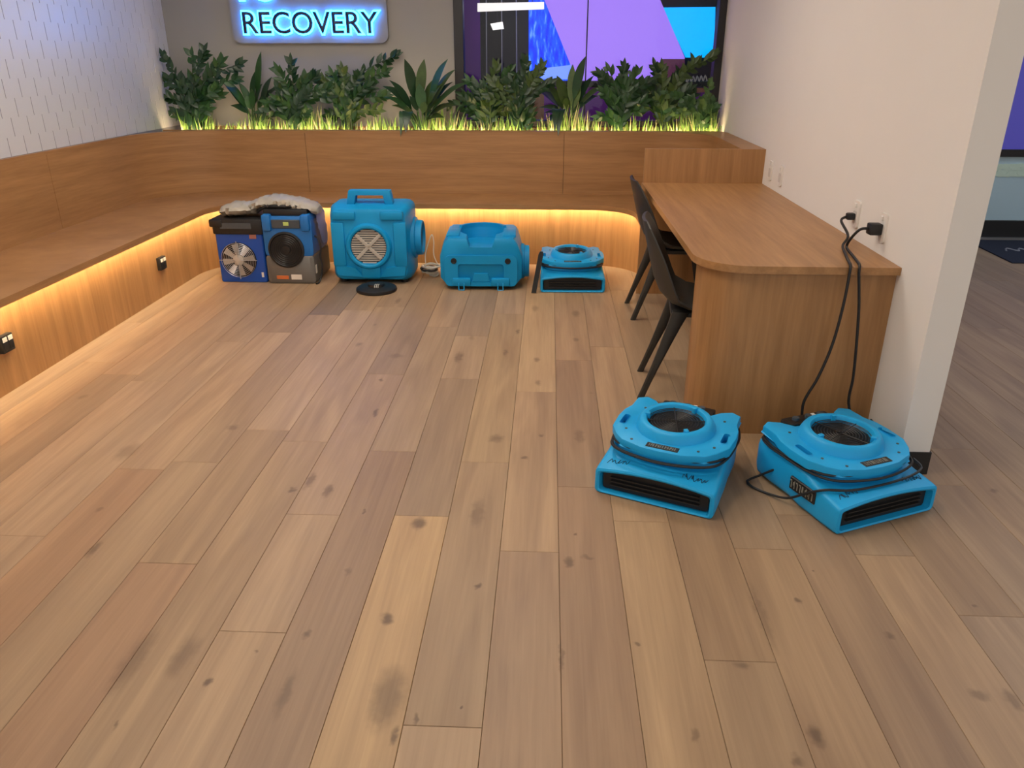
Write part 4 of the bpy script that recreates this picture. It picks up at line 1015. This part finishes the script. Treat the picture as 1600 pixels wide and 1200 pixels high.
def zz(lab, u_base, tips, seed, mats=('leaf_dark', 'leaf_mid'), y=PY, ll=.108, lw=.042, pairs=10, fill=9):
    PROW[0] += 1; y = 6.545 if PROW[0] % 2 else 6.690
    rg = random.Random(seed); b0 = on_y(u_base, 205, y)
    t = thing('feathery_plant', lab, 'plant', (b0.x, y, .885), 0, 'plants along the planter')
    tips = list(tips) + [(u_base + rg.uniform(-52, 52), rg.uniform(122, 185)) for _ in range(fill)]
    for i, (u, v) in enumerate(tips):
        yy = y + rg.uniform(-.05, .05); tp = on_y(u, v, yy)
        bs_ = Vector((rg.uniform(-.05, .05), rg.uniform(-.05, .05), -.01))
        tl = Vector((tp.x - b0.x, tp.y - y, tp.z - .885))
        bm = frond(bs_, tl, .04 + .22 * abs(tl.x), ll, lw, pairs if i < len(tips) - fill else 6, rg)
        keep_in(t, finish('frond', bm, mats[i % len(mats)], t, True, recalc=False))
    return t
def broad(lab, u_base, tips, seed, mats=('leaf_dark', 'leaf_olive'), y=PY, w=.075, fill=12):
    PROW[0] += 1; y = 6.545 if PROW[0] % 2 else 6.690
    rg = random.Random(seed); b0 = on_y(u_base, 205, y)
    t = thing('broadleaf_plant', lab, 'plant', (b0.x, y, .885), 0, 'plants along the planter')
    tips = list(tips) + [(u_base + rg.uniform(-62, 62), rg.uniform(120, 188)) for _ in range(fill)]
    for i, (u, v) in enumerate(tips):
        over = v > 198
        yy = 6.292 + rg.uniform(-.008, .008) if over else y + rg.uniform(-.05, .05)
        tp = on_y(u, v, yy); bm = bmesh.new()
        tl = Vector((tp.x - b0.x, tp.y - y, tp.z - .885)); bs_ = Vector((rg.uniform(-.03, .03), rg.uniform(-.04, .04), -.01))
        if over: k = Vector((tl.x * .80, tl.y * .45, .19)); up0 = 1.3
        else: k = bs_.lerp(tl, .42) + Vector((-.15 * tl.x, 0, .08 if v > 130 else .04)); up0 = .4
        tube(bm, smooth_path([bs_, bs_.lerp(k, .5) + Vector((0, 0, .03)), k], 3), .004, 5)
        # the blade arches from k to the tip
        d = tl - k; n = 8; sd_ = d.cross(Vector((0, -.5, 1))).normalized(); rows = []; ww = w * rg.uniform(.75, 1.1); ac = up0 * .28 * d.length
        for j in range(n + 1):
            f = j / n; c = k + d * f + Vector((0, 0, ac * math.sin(math.pi * f)))
            hw = ww * .5 * math.sin(math.pi * min(1, f ** .75 * .94 + .06)) if j < n else .0006
            rows.append([bm.verts.new(c - sd_ * hw + Vector((0, 0, .2 * hw))), bm.verts.new(c), bm.verts.new(c + sd_ * hw + Vector((0, 0, .2 * hw)))])
        for p, q in zip(rows[:-1], rows[1:]):
            for kk in range(2): bm.faces.new((p[kk], p[kk + 1], q[kk + 1], q[kk]))
        keep_in(t, finish('leaf', bm, mats[i % len(mats)], t, True, recalc=False))
    return t
zz('feathery dark green plant at the tiled wall end of the planter', 308, [(256, 88), (250, 122), (262, 152), (300, 90), (318, 82), (345, 98), (372, 100), (366, 124), (290, 130), (335, 140)], 1)
broad('broadleaf plant with one tall leaf catching the blue sign light', 400, [(408, 80), (398, 112), (372, 128), (425, 120), (360, 165), (440, 135), (385, 150), (415, 150)], 2, ('leaf_mid', 'leaf_dark'))
zz('arching feathery plant below the letter O of the sign', 462, [(455, 100), (436, 112), (490, 120), (508, 138), (440, 150), (420, 160), (478, 148)], 3)
zz('bushy feathery plant below the last letters of the sign', 545, [(615, 88), (520, 118), (535, 112), (560, 120), (600, 112), (500, 125), (578, 135), (600, 150)], 4, ('leaf_dark', 'leaf_mid', 'leaf_olive'))
broad('big rosette plant with strap leaves hanging over the ledge, left of the black frame', 658, [(663, 92), (632, 92), (700, 92), (712, 108), (608, 125), (738, 128), (612, 165), (715, 165), (626, 214), (690, 150), (640, 150), (655, 130), (676, 125), (634, 208)], 5, ('leaf_olive', 'leaf_dark', 'leaf_mid'), w=.085)
zz('loose feathery plant in front of the dark glazed partition', 760, [(735, 128), (748, 140), (775, 108), (795, 112), (810, 125), (760, 150), (725, 150), (792, 145)], 6, ('leaf_mid', 'leaf_dark', 'leaf_olive'))
zz('dense dark feathery plant under the blue display', 815, [(822, 100), (845, 108), (800, 130), (835, 135), (858, 130), (810, 150)], 7, ('leaf_dark', 'leaf_olive'))
broad('dark spiky plant with leaves hanging over the ledge, under the lilac banner', 888, [(915, 88), (850, 128), (928, 118), (870, 118), (866, 207), (905, 125), (935, 150), (850, 165), (872, 213), (895, 100), (918, 160), (880, 150)], 8, ('leaf_dark', 'leaf_olive'), w=.085)
zz('feathery plant with upright leaflets against the lilac banner', 965, [(940, 118), (953, 112), (975, 108), (995, 118), (1008, 130), (945, 145), (1000, 150), (978, 140)], 10, ('leaf_dark', 'leaf_mid'))
zz('tall feathery plant reaching past the cyan display', 1035, [(1112, 88), (1024, 105), (1034, 108), (1060, 118), (1082, 100), (1015, 140), (1050, 145), (1075, 140)], 11, ('leaf_olive', 'leaf_dark'))
zz('short bright green plant against the white partition end of the planter', 1092, [(1118, 168), (1104, 150), (1080, 155), (1112, 180), (1070, 165), (1096, 160)], 12, ('leaf_mid', 'stem_green'), ll=.07)
# low ground-cover blades, lit by the strip
rg = random.Random(21)
for nm, mt_, cnt, lab in (('ground_cover', 'grass_lime', 1300, 'low lime green grassy blades lit along the planter'), ('dry_stems', 'stem_pale', 500, 'pale thin upright stems among the grass in the planter')):
    bm = bmesh.new()
    for i in range(cnt):
        x = rg.uniform(-3.0, 1.35); y = rg.uniform(6.475, 6.70); clump = .5 + .5 * math.sin(x * 9) * math.sin(x * 3.1 + 1)
        if rg.random() > .25 + 1.1 * clump: continue
        h = rg.uniform(.06, .24) * (.45 + .75 * clump)
        leaf(bm, Vector((x, y, .875)), Vector((rg.uniform(-.35, .35), rg.uniform(-.25, .25), 1)), Vector((rg.uniform(-.5, .5), -1, 0)), h, rg.uniform(.006, .014), .35, .2, 3)
    tag(finish(nm, bm, mt_, recalc=False), lab, 'grass', kind='stuff')
